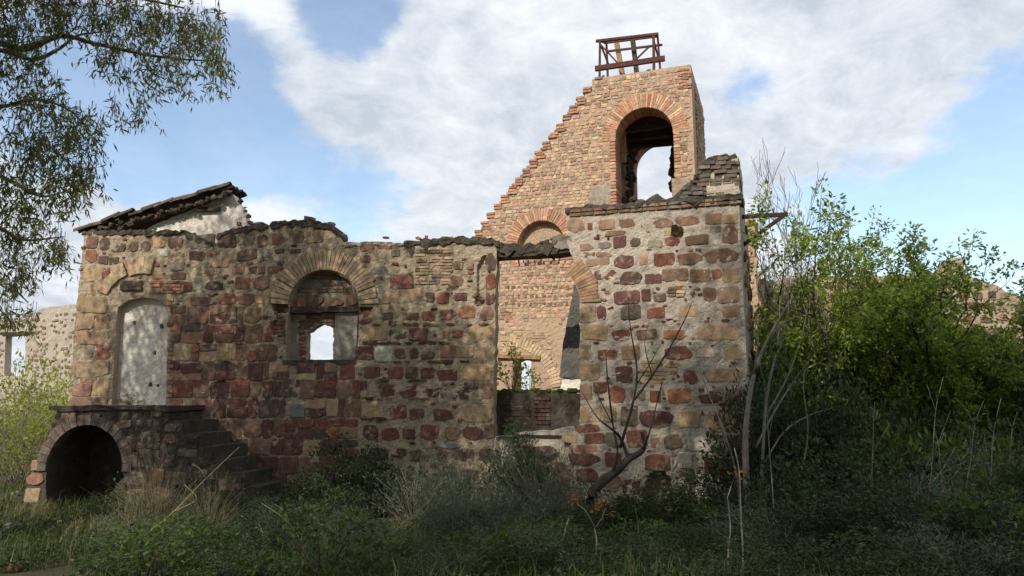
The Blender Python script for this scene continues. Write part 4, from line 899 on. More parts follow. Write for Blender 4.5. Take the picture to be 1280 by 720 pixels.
# ================================================================== PLANTS
def grow(V, Fc, rng, p, d, L, r, lvl, tips, spread=.55, up=.12, kids=(2, 3), shrink=.68, wob=.16, nseg=4, sides=6, minr=.004):
    pts = [np.array(p, float)]; d = unit(np.array(d, float))
    for i in range(nseg):
        d = unit(d+rng.normal(0, wob, 3)+np.array([0, 0, up*.5]))
        if pts[-1][0] > 0 and (pts[-1]+d*L*.5-FT.o)@FT.u < xr+.12: d = unit(d+FT.u*.9)     # limbs turn away from the tower wall
        pts.append(pts[-1]+d*L/nseg)
    r1 = max(minr, r*.62); tube_into(V, Fc, pts, max(minr, r), r1, sides if r > .02 else 4)
    if lvl == 0: tips.append((pts[-1], d)); tips.append((pts[-2], d)); return
    n = rng.integers(kids[0], kids[1]+1)
    for k in range(n):
        ax = unit(np.cross(d, rng.normal(size=3))); nd = unit(d+ax*rng.uniform(.5, 1.3)*spread+np.array([0, 0, up]))
        grow(V, Fc, rng, pts[-1], nd, L*shrink*rng.uniform(.75, 1.2), r1*rng.uniform(.65, .9), lvl-1, tips, spread, up, kids, shrink, wob, nseg, sides, minr)
    if lvl >= 1:
        for q in (1, 2):
            if rng.random() < .75:
                ax = unit(np.cross(d, rng.normal(size=3))); nd = unit(d*.6+ax*1.1*spread+np.array([0, 0, up]))
                grow(V, Fc, rng, pts[q+1], nd, L*shrink*.7, r1*.5, lvl-1, tips, spread, up, kids, shrink, wob, nseg, sides, minr)
def clump_leaves(tips, rng, per, rad, Ln, Wd, droop=0.0, out=.8, tintfn=None):
    B = []; D = []; T = []
    for p, d in tips:
        m = int(per*rng.uniform(.6, 1.35)); o = rng.normal(size=(m, 3)); o = unit(o)*rad*rng.uniform(.15, 1, (m, 1))**.6
        B.append(p+o*[1, 1, .75]); D.append(unit(o)*out+d*.4+rng.normal(0, .35, (m, 3))+np.array([0, 0, -droop])); t0 = rng.uniform(.1, .8); T.append(np.clip(t0+rng.normal(0, .2, m), 0, 1))
    return np.concatenate(B), np.concatenate(D), np.concatenate(T)
def world_mesh(name, V, Fc, mat, parent, base):
    V = [(v[0]-base[0], v[1]-base[1], v[2]-base[2]) for v in V]; return mk(name, V, Fc, mat, parent, True)

# ---- shading eucalyptus trees beside and behind the photographer
def big_euc(x, y, H, centre, rad, n, label, seed, fine=False):
    rng = np.random.default_rng(seed); z0 = gh(x, y); base = (x, y, z0-.1)
    tr = empty('eucalyptus_tree', base, 0, label, 'tree'); V = []; Fc = []
    c = np.array(centre, float); rad = np.array(rad, float)
    trunk = smooth_line([base, (x+.1, y+.1, z0+H*.2), ((x*2+c[0])/3, (y*2+c[1])/3, z0+H*.42), ((x+c[0]*2)/3, (y+c[1]*2)/3, c[2]*.85), tuple(c+[0, 0, rad[2]*.5])], 4)
    tube_into(V, Fc, trunk, .34, .08, 9); cl = []
    for i in range(int(46*rad[0]*rad[1]*rad[2]/90)+26):
        o = unit(rng.normal(size=3))*rng.uniform(.35, 1)**.7; q = c+o*rad; cl.append(q if rng.random() < .55 else c+(q-c)*[1, 1, 0]-[0, 0, rad[2]*rng.uniform(.2, .9)])
        s = trunk[int(rng.integers(len(trunk)//2, len(trunk)))]; m = (s+q)/2+rng.normal(0, .25, 3)+[0, 0, -.3]; tube_into(V, Fc, smooth_line([s, m, q], 3), .05, .012, 4)
    world_mesh('trunk', V, Fc, M['bark_g'], tr, base)
    k = rng.integers(0, len(cl), n); B = np.array(cl)[k]+rng.normal(0, .62, (n, 3))*[1, 1, .8]
    B = B[~((B[:, 1] > -1) & ((B[:, 2]-2.6) < .68*np.maximum(B[:, 1], .1)+.3) & (B[:, 0] > -7.5-.4*B[:, 1]*0))]; n = len(B)     # low twigs pruned over the track
    D = rng.normal(0, .45, (n, 3))+[0, 0, -1.0]
    leaves('crown', B-np.array(base), D, rng.uniform(.2, .3, n), rng.uniform(.04, .06, n), M['euc'], tr, rng=rng); return tr
big_euc(-11.0, 7.0, 13, (-9.0, 7.8, 10.0), (4.6, 2.6, 3.5), 26000, 'tall eucalyptus with drooping crown left of the wing', 11)
big_euc(-7.5, -3.0, 16, (-4.6, 0.2, 11.6), (4.6, 2.8, 5.2), 28000, 'tall eucalyptus behind the photographer, left of the track', 12)
big_euc(1.5, -5.0, 17, (1.0, -1.6, 12.0), (4.8, 2.8, 5.6), 36000, 'tall eucalyptus directly behind the photographer', 13)
big_euc(6.5, -1.0, 20, (4.2, 1.2, 15.8), (4.6, 2.8, 5.6), 34000, 'smaller eucalyptus overhanging the track by the thicket', 14)

# unseen dense evergreens added behind the photographer to cut low skylight
def evergreen(x, y, w, h, n, label, seed):
    rng = np.random.default_rng(seed); base = np.array([x, y, gh(x, y)-.1]); e = empty('evergreen_tree', base, 0, label, 'tree', 'unseen evergreens added to block skylight'); V = []; Fc = []
    tube_into(V, Fc, smooth_line([(0, 0, 0), (.1, 0, h*.4), (0, .1, h*.85)], 4), .25, .05, 8); mk('trunk', V, Fc, M['bark'], e, True)
    o = unit(rng.normal(size=(n, 3)))*rng.uniform(.5, 1, (n, 1)); B = o*[w/2, w/2, h*.5]+[0, 0, h*.53]+rng.normal(0, .3, (n, 3))
    leaves('crown', B, o+rng.normal(0, .5, (n, 3)), rng.uniform(.3, .5, n), rng.uniform(.14, .22, n), M['scrub'], e, rng=rng)
for i, (x, y, w, h) in enumerate(((-22, -3, 8, 6.5), (-14, -11, 8, 7), (-4, -14, 8, 7.5), (6, -13, 8, 7.5), (15, -9, 8, 7), (20, 0, 7, 6))): evergreen(x, y, w, h, 7000, 'unseen dark evergreen added behind the photographer to block low skylight', 90+i)
# ---- hanging eucalyptus boughs at the upper left: one tree just outside the view
eb = np.array([-9.2, 10.6, gh(-9.2, 10.6)-.1]); et = empty('eucalyptus_tree', eb, 0, 'eucalyptus whose leafy boughs hang beside the tiled roof stump', 'tree')
rng = np.random.default_rng(21); V = []; Fc = []
tr_ = smooth_line([eb, eb+[.2, -.1, 2.5], eb+[.3, -.3, 5.2], eb+[.9, -.6, 7.6], eb+[1.2, -.6, 10.5]], 4); tube_into(V, Fc, tr_, .3, .07, 9)
def bough(src, pts, r0, r1, dep): tube_into(V, Fc, smooth_line([src]+[at(a, b, dep) for a, b in pts], 4), r0, r1, 5)
DE = 9.6
bough(tr_[9], [(-30, 62), (30, 62), (75, 45), (120, 55), (180, 68), (225, 74), (265, 76)], .06, .008, DE); bough(tr_[9], [(-20, 70), (40, 75), (75, 60), (95, 45), (125, 40)], .045, .01, DE+.2)
bough(tr_[8], [(-40, 150), (10, 132), (50, 125), (90, 140), (115, 170)], .04, .007, DE); bough(tr_[7], [(-40, 215), (10, 225), (50, 245), (80, 240)], .05, .008, DE-.2)
bough(tr_[6], [(-40, 270), (0, 285), (30, 300), (80, 296)], .05, .008, DE); bough(tr_[5], [(-40, 350), (5, 352), (35, 378)], .04, .008, DE+.1); bough(tr_[10], [(-20, -40), (60, -30), (140, -10), (230, 10)], .07, .012, DE)
clumps = [(30, 12, 60, 34), (110, 8, 60, 26), (190, 18, 60, 30), (235, 48, 42, 32), (150, 62, 40, 22), (268, 82, 20, 26), (205, 88, 34, 22), (172, 118, 12, 26), (142, 128, 8, 16), (20, 62, 40, 36), (58, 150, 50, 36), (98, 185, 26, 36),
          (28, 190, 40, 36), (70, 232, 36, 26), (15, 240, 30, 26), (12, 282, 20, 22), (66, 308, 24, 18), (18, 330, 34, 32), (25, 388, 24, 18), (78, 292, 14, 10), (252, 22, 34, 22), (45, 110, 36, 24), (110, 150, 18, 24), (60, -40, 90, 40), (170, -40, 80, 36), (-60, 120, 60, 120), (-60, 300, 50, 90), (100, 215, 16, 24), (40, 272, 26, 22)]
B = []; D = []; T = []
for (cx, cy, rx, ry) in clumps:
    ns = max(5, int(rx*ry/27))
    for k in range(ns):
        a = rng.uniform(0, 6.28); q = math.sqrt(rng.uniform(0, 1)); px, py = cx+math.cos(a)*q*rx, cy+math.sin(a)*q*ry*.9; dep = DE+rng.normal(0, .35); p = at(px, py, dep); m = int(rng.integers(9, 18))
        tw = p+np.array([rng.normal(0, .12), rng.normal(0, .12), -.28]); tube_into(V, Fc, [p+[0, 0, .1], p, tw], .005, .002, 3)
        f = rng.uniform(0, 1, (m, 1)); B.append(p+(tw-p)*f+rng.normal(0, .035, (m, 3))); D.append(rng.normal(0, .55, (m, 3))+[0.05, 0, -.75]); T.append(np.clip(rng.uniform(.0, .9)+rng.normal(0, .2, m), 0, 1))
B = np.concatenate(B); D = np.concatenate(D); T = np.concatenate(T)
world_mesh('trunk', V, Fc, M['bark_g'], et, eb)
leaves('crown', B-eb, D, rng.uniform(.085, .15, len(B)), rng.uniform(.018, .028, len(B)), M['euc'], et, T, rng)

# ---- fresh green trees on the right
def green_tree(px, dep, stems, L, lvl, label, seed, per=9, lean=(0, 0), mat='fresh', rad=.15, ln=(.075, .145)):
    rng = np.random.default_rng(seed); b = at(px, 640, dep); x, y = b[0], b[1]; base = np.array([x, y, gh(x, y)-.05])
    t_ = empty('broadleaf_tree', base, 0, label, 'tree'); V = []; Fc = []; tips = []
    for k in range(stems):
        a = 2*math.pi*k/stems+rng.uniform(-.4, .4); d = np.array([math.cos(a)*.34+lean[0], math.sin(a)*.25+lean[1], 1])
        grow(V, Fc, rng, base+[math.cos(a)*.1, math.sin(a)*.1, 0], d, L*rng.uniform(.85, 1.15), .085, lvl, tips, .8, .14, (2, 3), .7, .15, 4, 7)
    world_mesh('trunk', V, Fc, M['bark'], t_, base)
    tips = [q for q in tips if (q[0]-FT.o)@FT.u > xr+.15]
    B, D, T = clump_leaves(tips, rng, per, rad, 0, 0, .18)
    leaves('crown', B-base, D, rng.uniform(ln[0], ln[1], len(B)), rng.uniform(.035, .062, len(B)), M[mat], t_, T, rng); return t_, len(tips)
print('tips', green_tree(1075, 16.2, 5, 2.25, 4, 'bright green tree crowning above the thicket beside the iron bracket', 31, 12)[1])
print('tips', green_tree(1185, 17.2, 4, 1.7, 4, 'bright green tree in front of the crumbling red wall', 32, 10)[1])
print('tips', green_tree(1000, 17.0, 4, 1.75, 4, 'slender green tree growing against the tower corner', 33, 10, (-.02, .1))[1])
print('tips', green_tree(1285, 16.4, 3, 1.6, 4, 'low green tree at the end of the red wall', 34, 9)[1])
print('tips', green_tree(962, 17.6, 3, 1.7, 4, 'green tree filling the gap between tower and narrow pier', 35, 9)[1])
print('tips', green_tree(1238, 17.8, 3, 1.5, 4, 'small green tree hiding the crumbling top of the red wall', 36, 9)[1])
# bare grey tree
rng = np.random.default_rng(41); b = at(1012, 640, 17.4); base = np.array([b[0], b[1], gh(b[0], b[1])-.05]); bt = empty('bare_tree', base, 0, 'leafless grey tree rising behind the iron bracket', 'tree'); V = []; Fc = []; tips = []
grow(V, Fc, rng, base, (-.03, 0, 1), 2.6, .07, 5, tips, .42, .22, (2, 2), .74, .1, 4, 6, .006); world_mesh('trunk', V, Fc, M['bark_g'], bt, base)

# ---- shrubs: four kinds, copied
def shrub_src(name, seed, w, h, nclump, per, ln, wd, mat, stem, bark, droop=0.0, rad=.2):
    rng = np.random.default_rng(seed); V = []; Fc = []; tips = []
    for k in range(nclump):
        a = rng.uniform(0, 6.28); q = rng.uniform(0, 1)**.5; el = rng.uniform(.25, 1); p = np.array([math.cos(a)*q*w*.5, math.sin(a)*q*w*.5, h*el*(1-.45*q*q)+.05])
        m = p*[.45, .45, .55]+rng.normal(0, .04, 3); tube_into(V, Fc, smooth_line([(p[0]*.12, p[1]*.12, -.08), m, p], 3), stem, stem*.3, 4); tips.append((p, unit(p+[0, 0, .2])))
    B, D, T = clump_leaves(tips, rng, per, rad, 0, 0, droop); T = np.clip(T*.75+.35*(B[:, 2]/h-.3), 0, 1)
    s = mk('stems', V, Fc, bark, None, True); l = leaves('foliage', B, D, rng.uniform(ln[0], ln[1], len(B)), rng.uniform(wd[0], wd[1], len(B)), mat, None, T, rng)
    return s, l
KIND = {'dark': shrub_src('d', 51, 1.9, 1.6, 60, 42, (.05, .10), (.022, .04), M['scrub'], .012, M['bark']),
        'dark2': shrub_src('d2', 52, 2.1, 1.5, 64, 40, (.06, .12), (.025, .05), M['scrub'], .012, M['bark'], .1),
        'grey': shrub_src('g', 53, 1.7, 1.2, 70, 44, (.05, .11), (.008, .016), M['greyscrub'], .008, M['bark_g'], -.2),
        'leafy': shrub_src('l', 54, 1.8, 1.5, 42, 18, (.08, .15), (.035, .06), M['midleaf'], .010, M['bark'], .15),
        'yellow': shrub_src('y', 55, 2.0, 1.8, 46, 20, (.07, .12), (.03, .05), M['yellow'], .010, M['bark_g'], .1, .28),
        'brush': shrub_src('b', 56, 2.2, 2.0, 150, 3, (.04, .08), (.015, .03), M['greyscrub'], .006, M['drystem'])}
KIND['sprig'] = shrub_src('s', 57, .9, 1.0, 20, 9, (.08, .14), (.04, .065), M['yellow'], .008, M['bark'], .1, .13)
used = set()
def shrub(kind, x, y, w, h, label, group=None, z=None):
    s0, l0 = KIND[kind]; src_w = {'dark': 1.9, 'dark2': 2.1, 'grey': 1.7, 'leafy': 1.8, 'yellow': 2.0, 'brush': 2.2, 'sprig': .9}[kind]; src_h = {'dark': 1.6, 'dark2': 1.5, 'grey': 1.2, 'leafy': 1.5, 'yellow': 1.8, 'brush': 2.0, 'sprig': 1.0}[kind]
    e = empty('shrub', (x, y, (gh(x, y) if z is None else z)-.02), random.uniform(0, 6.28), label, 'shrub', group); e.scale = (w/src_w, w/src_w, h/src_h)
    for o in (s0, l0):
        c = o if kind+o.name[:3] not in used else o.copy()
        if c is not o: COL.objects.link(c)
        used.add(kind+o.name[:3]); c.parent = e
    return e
def shpx(kind, px, dep, w, h, label, group=None): p = at(px, 600, dep); return shrub(kind, p[0], p[1], w, h, label, group)
shpx('dark', 432, 15.0, 1.9, 1.6, 'dense dark green bush against the wing below the bricked window')
shpx('dark2', 485, 14.6, 1.3, 0.9, 'lower dark bush beside the dense bush under the bricked window')
shpx('grey', 545, 13.6, 1.7, .95, 'grey green feathery bush below the quoined jamb of the wing'); shpx('grey', 600, 12.8, 1.6, .8, 'broad grey green bush in the weeds before the tall opening')
shpx('grey', 668, 13.4, 1.9, 1.6, 'grey green bush covering the rubble under the tall opening'); shpx('dark2', 648, 14.2, 1.4, 1.7, 'dark bush climbing the rubble sill of the tall opening')
shpx('dark', 352, 14.0, 1.3, .75, 'small dark bush at the foot of the stone steps'); shpx('dark2', 300, 13.4, 1.3, .6, 'low dark bush beside the foot of the stone steps')
shpx('leafy', 158, 13.0, 1.0, .7, 'green leafy bush before the small arch of the stair'); shpx('dark', 128, 13.6, .9, .6, 'dark low bush at the mouth of the small arch')
shpx('leafy', 850, 12.2, 1.6, .7, 'green leafy bush at the foot of the tower'); shpx('leafy', 910, 11.6, 1.4, .65, 'green leafy bush at the tower corner by pale stems'); shpx('dark', 775, 12.6, 1.5, .75, 'dark bush under the leaning trunk')
shpx('dark2', 715, 11.6, 1.4, .6, 'dark weedy bush between grey bush and leaning trunk'); shpx('dark', 820, 10.4, 1.5, .55, 'dark low bush in front of the tower among the saplings'); shpx('grey', 690, 10.2, 1.5, .55, 'low grey bush among pale sapling stems')
shpx('grey', 500, 10.8, 1.5, .45, 'low grey bush in the grass below the wing'); shpx('dark2', 560, 10.0, 1.5, .4, 'flat dark bush in the grass before the grey bushes')
for (kind, px, dep, w, hh, lab) in (('grey', 520, 13.2, 1.7, 1.3, 'tall feathery grey bush below the brick patched wall'), ('grey', 588, 13.8, 1.6, 1.25, 'feathery grey bush touching the wall near the quoined jamb'), ('dark', 455, 14.2, 1.6, 1.3, 'dark bush in front of the dense bush under the window'), ('dark', 400, 13.2, 1.5, 1.1, 'low dark bush before the bush under the window'),
      ('grey', 345, 12.6, 1.1, .7, 'feathery grey clump near the foot of the steps'), ('brush', 200, 12.0, 1.5, 1.6, 'tangle of dry twigs in front of the stone steps'), ('brush', 262, 12.2, 1.6, 1.2, 'low tangle of dry twigs beside the stone steps'), ('grey', 690, 12.4, 1.3, 1.2, 'loose feathery bush under the tall opening'), ('grey', 572, 11.8, 1.4, .95, 'loose feathery bush in front of the brick patched wall'),
      ('dark', 820, 12.0, 1.2, 1.1, 'dark bush at the cavity in the tower foot'), ('dark2', 870, 12.8, 1.6, 1.0, 'dark bush against the tower foot by the pale blocks'), ('dark', 735, 13.4, 1.1, .8, 'dark bush behind the leaning trunk'), ('brush', 955, 11.0, 1.2, 1.0, 'dry twiggy bush beside the bare grey sapling'), ('dark', 948, 13.4, 1.5, 2.8, 'dark bush pressed against the tower corner'),
      ('dark', 985, 12.8, 2.0, 2.7, 'tall dark bush in the thicket behind the bare sapling'), ('brush', 1225, 11.8, 1.8, 1.7, 'dry brush in the thicket below the red wall'), ('grey', 622, 11.2, 1.5, .85, 'feathery grey bush in front of the tall opening'), ('grey', 430, 11.4, 1.3, .7, 'thin feathery clump standing in the grass below the window')):
    shpx(kind, px, dep, w, hh, lab)
wr = random.Random(9)
for i in range(62):
    px = wr.uniform(120, 960); dep = wr.uniform(7.0, 12.8); k = wr.choice(('grey', 'dark', 'dark2', 'dark', 'leafy', 'leafy')); s = wr.uniform(.6, 1.35)
    shpx(k, px, dep, s, s*wr.uniform(.4, .7), {'grey': 'small grey feathery weed clump in the rough grass', 'leafy': 'small leafy green weed clump in the rough grass', 'brush': 'small dry twiggy clump in the rough grass'}.get(k, 'small dark weed clump in the rough grass'), 'weed clumps in the grass')
TH = 'dark shrubs packed in the thicket right of the tower'; TG = 'shrubs of the thicket'
rt = random.Random(5)
for (px, dep, w, h, k) in ((955, 13.6, 2.0, 2.3, 'dark'), (1000, 14.4, 2.4, 2.9, 'dark2'), (1045, 13.4, 2.3, 2.3, 'dark'), (1095, 14.2, 2.5, 2.5, 'dark2'), (1150, 13.6, 2.4, 2.0, 'dark'), (1205, 14.4, 2.4, 2.0, 'dark2'), (1255, 13.4, 2.4, 1.9, 'dark'), (1310, 13.8, 2.4, 2.0, 'dark2'),
                          (975, 11.6, 1.9, 1.3, 'dark2'), (1030, 11.2, 2.2, 1.5, 'dark'), (1085, 11.8, 2.2, 1.6, 'dark2'), (1140, 11.0, 2.2, 1.5, 'grey'), (1195, 11.6, 2.2, 1.55, 'dark'), (1250, 10.9, 2.1, 1.45, 'dark2'), (1300, 11.4, 2.1, 1.5, 'dark'),
                          (960, 9.4, 1.6, .75, 'grey'), (1010, 9.0, 1.7, .95, 'dark'), (1065, 9.2, 1.8, 1.0, 'dark2'), (1120, 8.8, 1.8, 1.0, 'dark'), (1175, 9.2, 1.8, 1.05, 'grey'), (1235, 8.7, 1.8, 1.0, 'dark2'), (1290, 9.0, 1.8, 1.0, 'dark'),
                          (1030, 7.6, 1.5, .6, 'dark2'), (1110, 7.4, 1.5, .6, 'dark'), (1190, 7.6, 1.5, .65, 'grey'), (1265, 7.4, 1.5, .6, 'dark2')):
    shpx(k, px, dep, w*rt.uniform(.9, 1.1), h*rt.uniform(.9, 1.1), TH if k != 'grey' else 'grey green feathery shrubs scattered in the thicket', TG if k != 'grey' else 'grey shrubs of the thicket')
for (px, dep, w, h, k) in ((1370, 12.5, 2.4, 2.0, 'dark'), (1360, 10.4, 2.2, 1.5, 'dark2'), (1430, 13.5, 2.6, 2.2, 'dark2'), (1450, 11.4, 2.4, 1.7, 'dark'), (1510, 14.5, 2.6, 2.3, 'dark'), (1380, 15.5, 2.6, 2.8, 'dark2'), (1480, 17, 2.6, 2.8, 'dark')): shpx(k, px, dep, w, h, TH, TG)
for (px, dep, w, h) in ((1130, 12.4, 1.5, 1.9), (1222, 12.2, 1.7, 1.9), (1270, 10.2, 1.5, 1.4), (1040, 15.4, 1.8, 2.4), (1225, 8.2, 1.2, 1.0), (975, 15.2, 1.6, 2.8), (1170, 15.4, 2, 2.6)): shpx('leafy', px, dep, w, h, 'bright leafy shrub standing among the dark thicket', 'bright shrubs of the thicket')
for (px, dep, w, h) in ((55, 27, 3, 4.2), (15, 30, 3.4, 4.4), (85, 21, 1.8, 3.4), (10, 22, 3.0, 2.4), (45, 24, 3.2, 2.9), (70, 20.5, 2.4, 2.2), (25, 19, 2.2, 1.4), (90, 25, 3, 3.2), (-15, 25, 3, 3)): shpx('yellow', px, dep, w, h, 'sunlit yellow green shrub in front of the far pale ruin', 'yellow shrubs by the path')
for (px, dep, w, h) in ((20, 20.5, 3, 2.6), (60, 22.5, 3.4, 2.8), (80, 18.8, 2.0, 2.3), (-10, 23, 3, 2.4), (35, 26, 3.4, 3.0)): shpx('brush', px, dep, w, h, 'leafless grey brush among the yellow shrubs by the path', 'grey brush by the path')
p = FL.W(FL.L(158, 505)[0], .12, 0); shrub('leafy', p[0], p[1], .5, .28, 'small green weed on the sill of the blocked doorway', z=FL.L(158, 507)[1]+.02)
p = FT.W(FT.L(640, 490, 1.0)[0], 1.0, 0); shrub('sprig', p[0], p[1], .85, 1.1, 'yellow green sapling on the mossy low wall', z=FT.L(640, 491, 1.0)[1]-.02)
p = FT.W(FT.L(662, 490, 1.1)[0], 1.1, 0); shrub('sprig', p[0], p[1], .6, .6, 'smaller yellow green sprig beside the sapling on the low wall', z=FT.L(640, 491, 1.0)[1]-.02)
p = FP.W(FP.L(940, 300)[0], -.3, 0); shrub('leafy', p[0], p[1], .9, 4.8, 'creeper climbing the narrow lit pier')

# ---- hand placed stems
def stems(name, label, cat, dep, lines, mat, leaf=None, seed=0, group=None):
    rng = np.random.default_rng(seed); b = at(lines[0][0][0][0], lines[0][0][0][1], dep); base = np.array([b[0], b[1], gh(b[0], b[1])-.05]); e = empty(name, base, 0, label, cat, group); V = []; Fc = []
    for li, (pts, r0, r1) in enumerate(lines):
        P = [at(a, c, dep+(0.0 if li == 0 else rng.normal(0, .08)*i)) for i, (a, c) in enumerate(pts)]
        if li == 0 and P[0][2] > base[2]: P = [base+(P[0]-base)*[.0, .0, 0]]+P
        tube_into(V, Fc, smooth_line(P, 4), r0, r1, 6)
    world_mesh('stem', V, Fc, mat, e, base)
    if leaf:
        B = []; D = []; T = []
        for (a, c, r, n) in leaf:
            p = at(a, c, dep); B.append(p+rng.normal(0, r, (n, 3))); D.append(rng.normal(size=(n, 3))+[0, 0, .2]); T.append(rng.uniform(0, 1, n))
        B = np.concatenate(B)-base; leaves('leaves', B, np.concatenate(D), rng.uniform(.04, .075, len(B)), rng.uniform(.02, .035, len(B)), M['orange'], e, np.concatenate(T), rng)
    return e
stems('leaning_trunk', 'thick dark trunk leaning against the tower foot with bare shoots', 'tree', 12.7, [([(720, 668), (733, 640), (742, 614), (758, 598), (772, 588), (786, 574), (800, 566), (806, 556), (802, 540)], .125, .03), ([(762, 598), (772, 570), (766, 530), (760, 480), (757, 440)], .03, .006), ([(786, 576), (776, 548), (764, 536), (745, 520), (728, 490)], .03, .006),
   ([(775, 560), (792, 500), (796, 460), (788, 410), (785, 370)], .028, .006), ([(793, 500), (815, 470), (840, 430), (858, 395), (866, 375)], .022, .005), ([(796, 480), (812, 455), (826, 430)], .012, .004), ([(766, 530), (750, 500), (742, 478)], .012, .004), ([(803, 563), (812, 540), (822, 500), (830, 470)], .02, .005), ([(815, 470), (806, 430), (812, 400)], .010, .003)], M['bark'], None, 61)
stems('forked_sapling', 'pale forked sapling with orange leaf tufts before the leaning trunk', 'sapling', 7.6, [([(741, 760), (742, 715), (746, 680), (743, 660)], .011, .008), ([(744, 660), (733, 640), (722, 630)], .006, .003), ([(744, 660), (752, 648), (757, 635)], .006, .003)], M['bark_p'], [(720, 624, .035, 12), (744, 636, .03, 9), (757, 634, .05, 16), (750, 722, .05, 12)], 62)
stems('pale_sapling', 'pale straight sapling stem at the tower corner with an orange tuft', 'sapling', 7.8, [([(913, 760), (910, 700), (913, 660), (909, 620)], .010, .006), ([(910, 620), (915, 605), (921, 592)], .007, .004)], M['bark_p'], [(920, 594, .04, 16)], 63)
stems('pale_sapling', 'second pale stem close beside the tufted sapling at the tower corner', 'sapling', 7.5, [([(928, 760), (929, 700), (926, 640), (924, 590), (918, 560)], .011, .005)], M['bark_p'], [(932, 716, .05, 18)], 64)
stems('pale_sapling', 'short pale broken stem in the weeds left of the forked sapling', 'sapling', 8.2, [([(700, 760), (702, 700), (706, 665), (711, 648)], .012, .006)], M['bark_p'], None, 65)
stems('thin_sapling', 'thin grey stem in the weeds right of the forked sapling', 'sapling', 9.0, [([(770, 720), (776, 680), (782, 650)], .009, .004), ([(800, 700), (798, 660), (794, 635)], .009, .004)], M['bark_g'], None, 66)
stems('bare_sapling', 'bare grey many stemmed sapling standing at the tower corner', 'sapling', 12.2, [([(938, 690), (934, 620), (932, 540), (942, 470), (962, 420), (990, 372)], .07, .012), ([(950, 690), (952, 600), (958, 500), (972, 430), (975, 370)], .035, .008), ([(945, 560), (965, 520), (990, 480), (1020, 440)], .022, .005), ([(958, 520), (985, 470), (1002, 420), (1010, 380)], .018, .004), ([(942, 470), (948, 420), (940, 380)], .016, .004),
   ([(955, 580), (980, 540), (1010, 520), (1040, 510)], .016, .004), ([(962, 420), (985, 400), (1012, 392)], .012, .003), ([(924, 650), (922, 600), (905, 540), (885, 490), (868, 440)], .022, .005), ([(972, 430), (985, 395), (984, 350)], .010, .003), ([(1000, 600), (1010, 540), (1004, 480), (1012, 440)], .016, .004)], M['bark_g'], None, 67)
tr2 = random.Random(15)
for i in range(7):
    px = tr2.uniform(960, 1270); y0 = tr2.uniform(600, 700); dx = tr2.uniform(-26, 26); hh = tr2.uniform(70, 170)
    stems('thin_sapling', 'thin bare grey stem standing up through the thicket', 'sapling', tr2.uniform(8.6, 11.5), [([(px, y0), (px+dx*.3, y0-hh*.4), (px+dx*.5, y0-hh*.75), (px+dx, y0-hh)], .009, .003), ([(px+dx*.3, y0-hh*.4), (px+dx*.3+tr2.uniform(-25, 25), y0-hh*.75)], .005, .002), ([(px+dx*.5, y0-hh*.75), (px+dx*.5-dx*.6, y0-hh*.95)], .004, .002)], M['bark_g'], None, 300+i, 'bare stems in the thicket')
for i, (dep, ln) in enumerate(((10.2, [(352, 722), (342, 690), (330, 668), (303, 642)]), (10.6, [(386, 712), (378, 680), (360, 650), (326, 628)]), (11.2, [(488, 690), (515, 650), (538, 620), (556, 596)]), (11.2, [(470, 690), (500, 655), (532, 628)]), (11.0, [(172, 678), (215, 640), (258, 600), (298, 560)]), (10.5, [(640, 700), (662, 670), (684, 630)]))):
    stems('dry_stalk', 'arching dry pale stalk leaning over the weeds', 'stalk', dep, [([(q[0]+math.sin(i*2+j*1.7)*2, q[1]+math.cos(j*2.1+i)*2) for j, q in enumerate(ln)], .0065, .002), ([ln[1], ((ln[1][0]+ln[2][0])/2+9, ln[1][1]-16), (ln[1][0]+16, ln[1][1]-34)], .004, .002), ([ln[-2], (ln[-2][0]-8, ln[-2][1]-14), (ln[-2][0]-18, ln[-2][1]-20)], .003, .0015)], M['straw'], None, 70+i, 'dry stalks in the weeds')

# ---- tussocks and grass
def blades(name, B, H, lean, mat, W, parent=None, rng=RNG, tint=None):
    n = len(B); a = rng.uniform(0, 6.28, n); dirn = np.stack([np.cos(a), np.sin(a), np.zeros(n)], 1); s = np.stack([-np.sin(a), np.cos(a), np.zeros(n)], 1); le = (lean*rng.uniform(.2, 1.2, n)*H)[:, None]; H = H[:, None]; W = np.asarray(W).reshape(-1, 1)
    up = np.array([0, 0, 1.0]); V = np.empty((n, 5, 3)); V[:, 0] = B-s*W/2; V[:, 1] = B+s*W/2; m = B+up*H*.6+dirn*le*.35; V[:, 2] = m+s*W*.35; V[:, 3] = m-s*W*.35; V[:, 4] = B+up*H*(1-.25*lean)+dirn*le
    me = bpy.data.meshes.new(name); me.vertices.add(n*5); me.vertices.foreach_set('co', V.ravel()); o5 = (np.arange(n)*5)[:, None]
    me.loops.add(n*7); me.loops.foreach_set('vertex_index', (o5+np.array([0, 1, 2, 3, 3, 2, 4])).ravel()); me.polygons.add(n*2)
    me.polygons.foreach_set('loop_start', (np.arange(n)[:, None]*7+np.array([0, 4])).ravel()); me.polygons.foreach_set('loop_total', np.tile([4, 3], n)); me.update(); me.validate()
    t = rng.uniform(0, 1, n) if tint is None else tint; at_ = me.attributes.new('tint', 'FLOAT', 'POINT'); at_.data.foreach_set('value', np.repeat(t, 5).astype(np.float32)); return finish(name, me, mat, parent)
def tussock(px, dep, w, h, n, label, mat='drygrass', lean=.8, seed=0, group=None):
    rng = np.random.default_rng(seed); p = at(px, 640, dep); z = gh(p[0], p[1]); B = rng.normal(0, w*.25, (n, 3))*[1, 1, 0]; o = blades('grass_tussock', B, h*rng.uniform(.45, 1.1, n), lean, M[mat], rng.uniform(.006, .012, n), None, rng); o.location = (p[0], p[1], z-.02); return tag(o, label, 'grass', group)
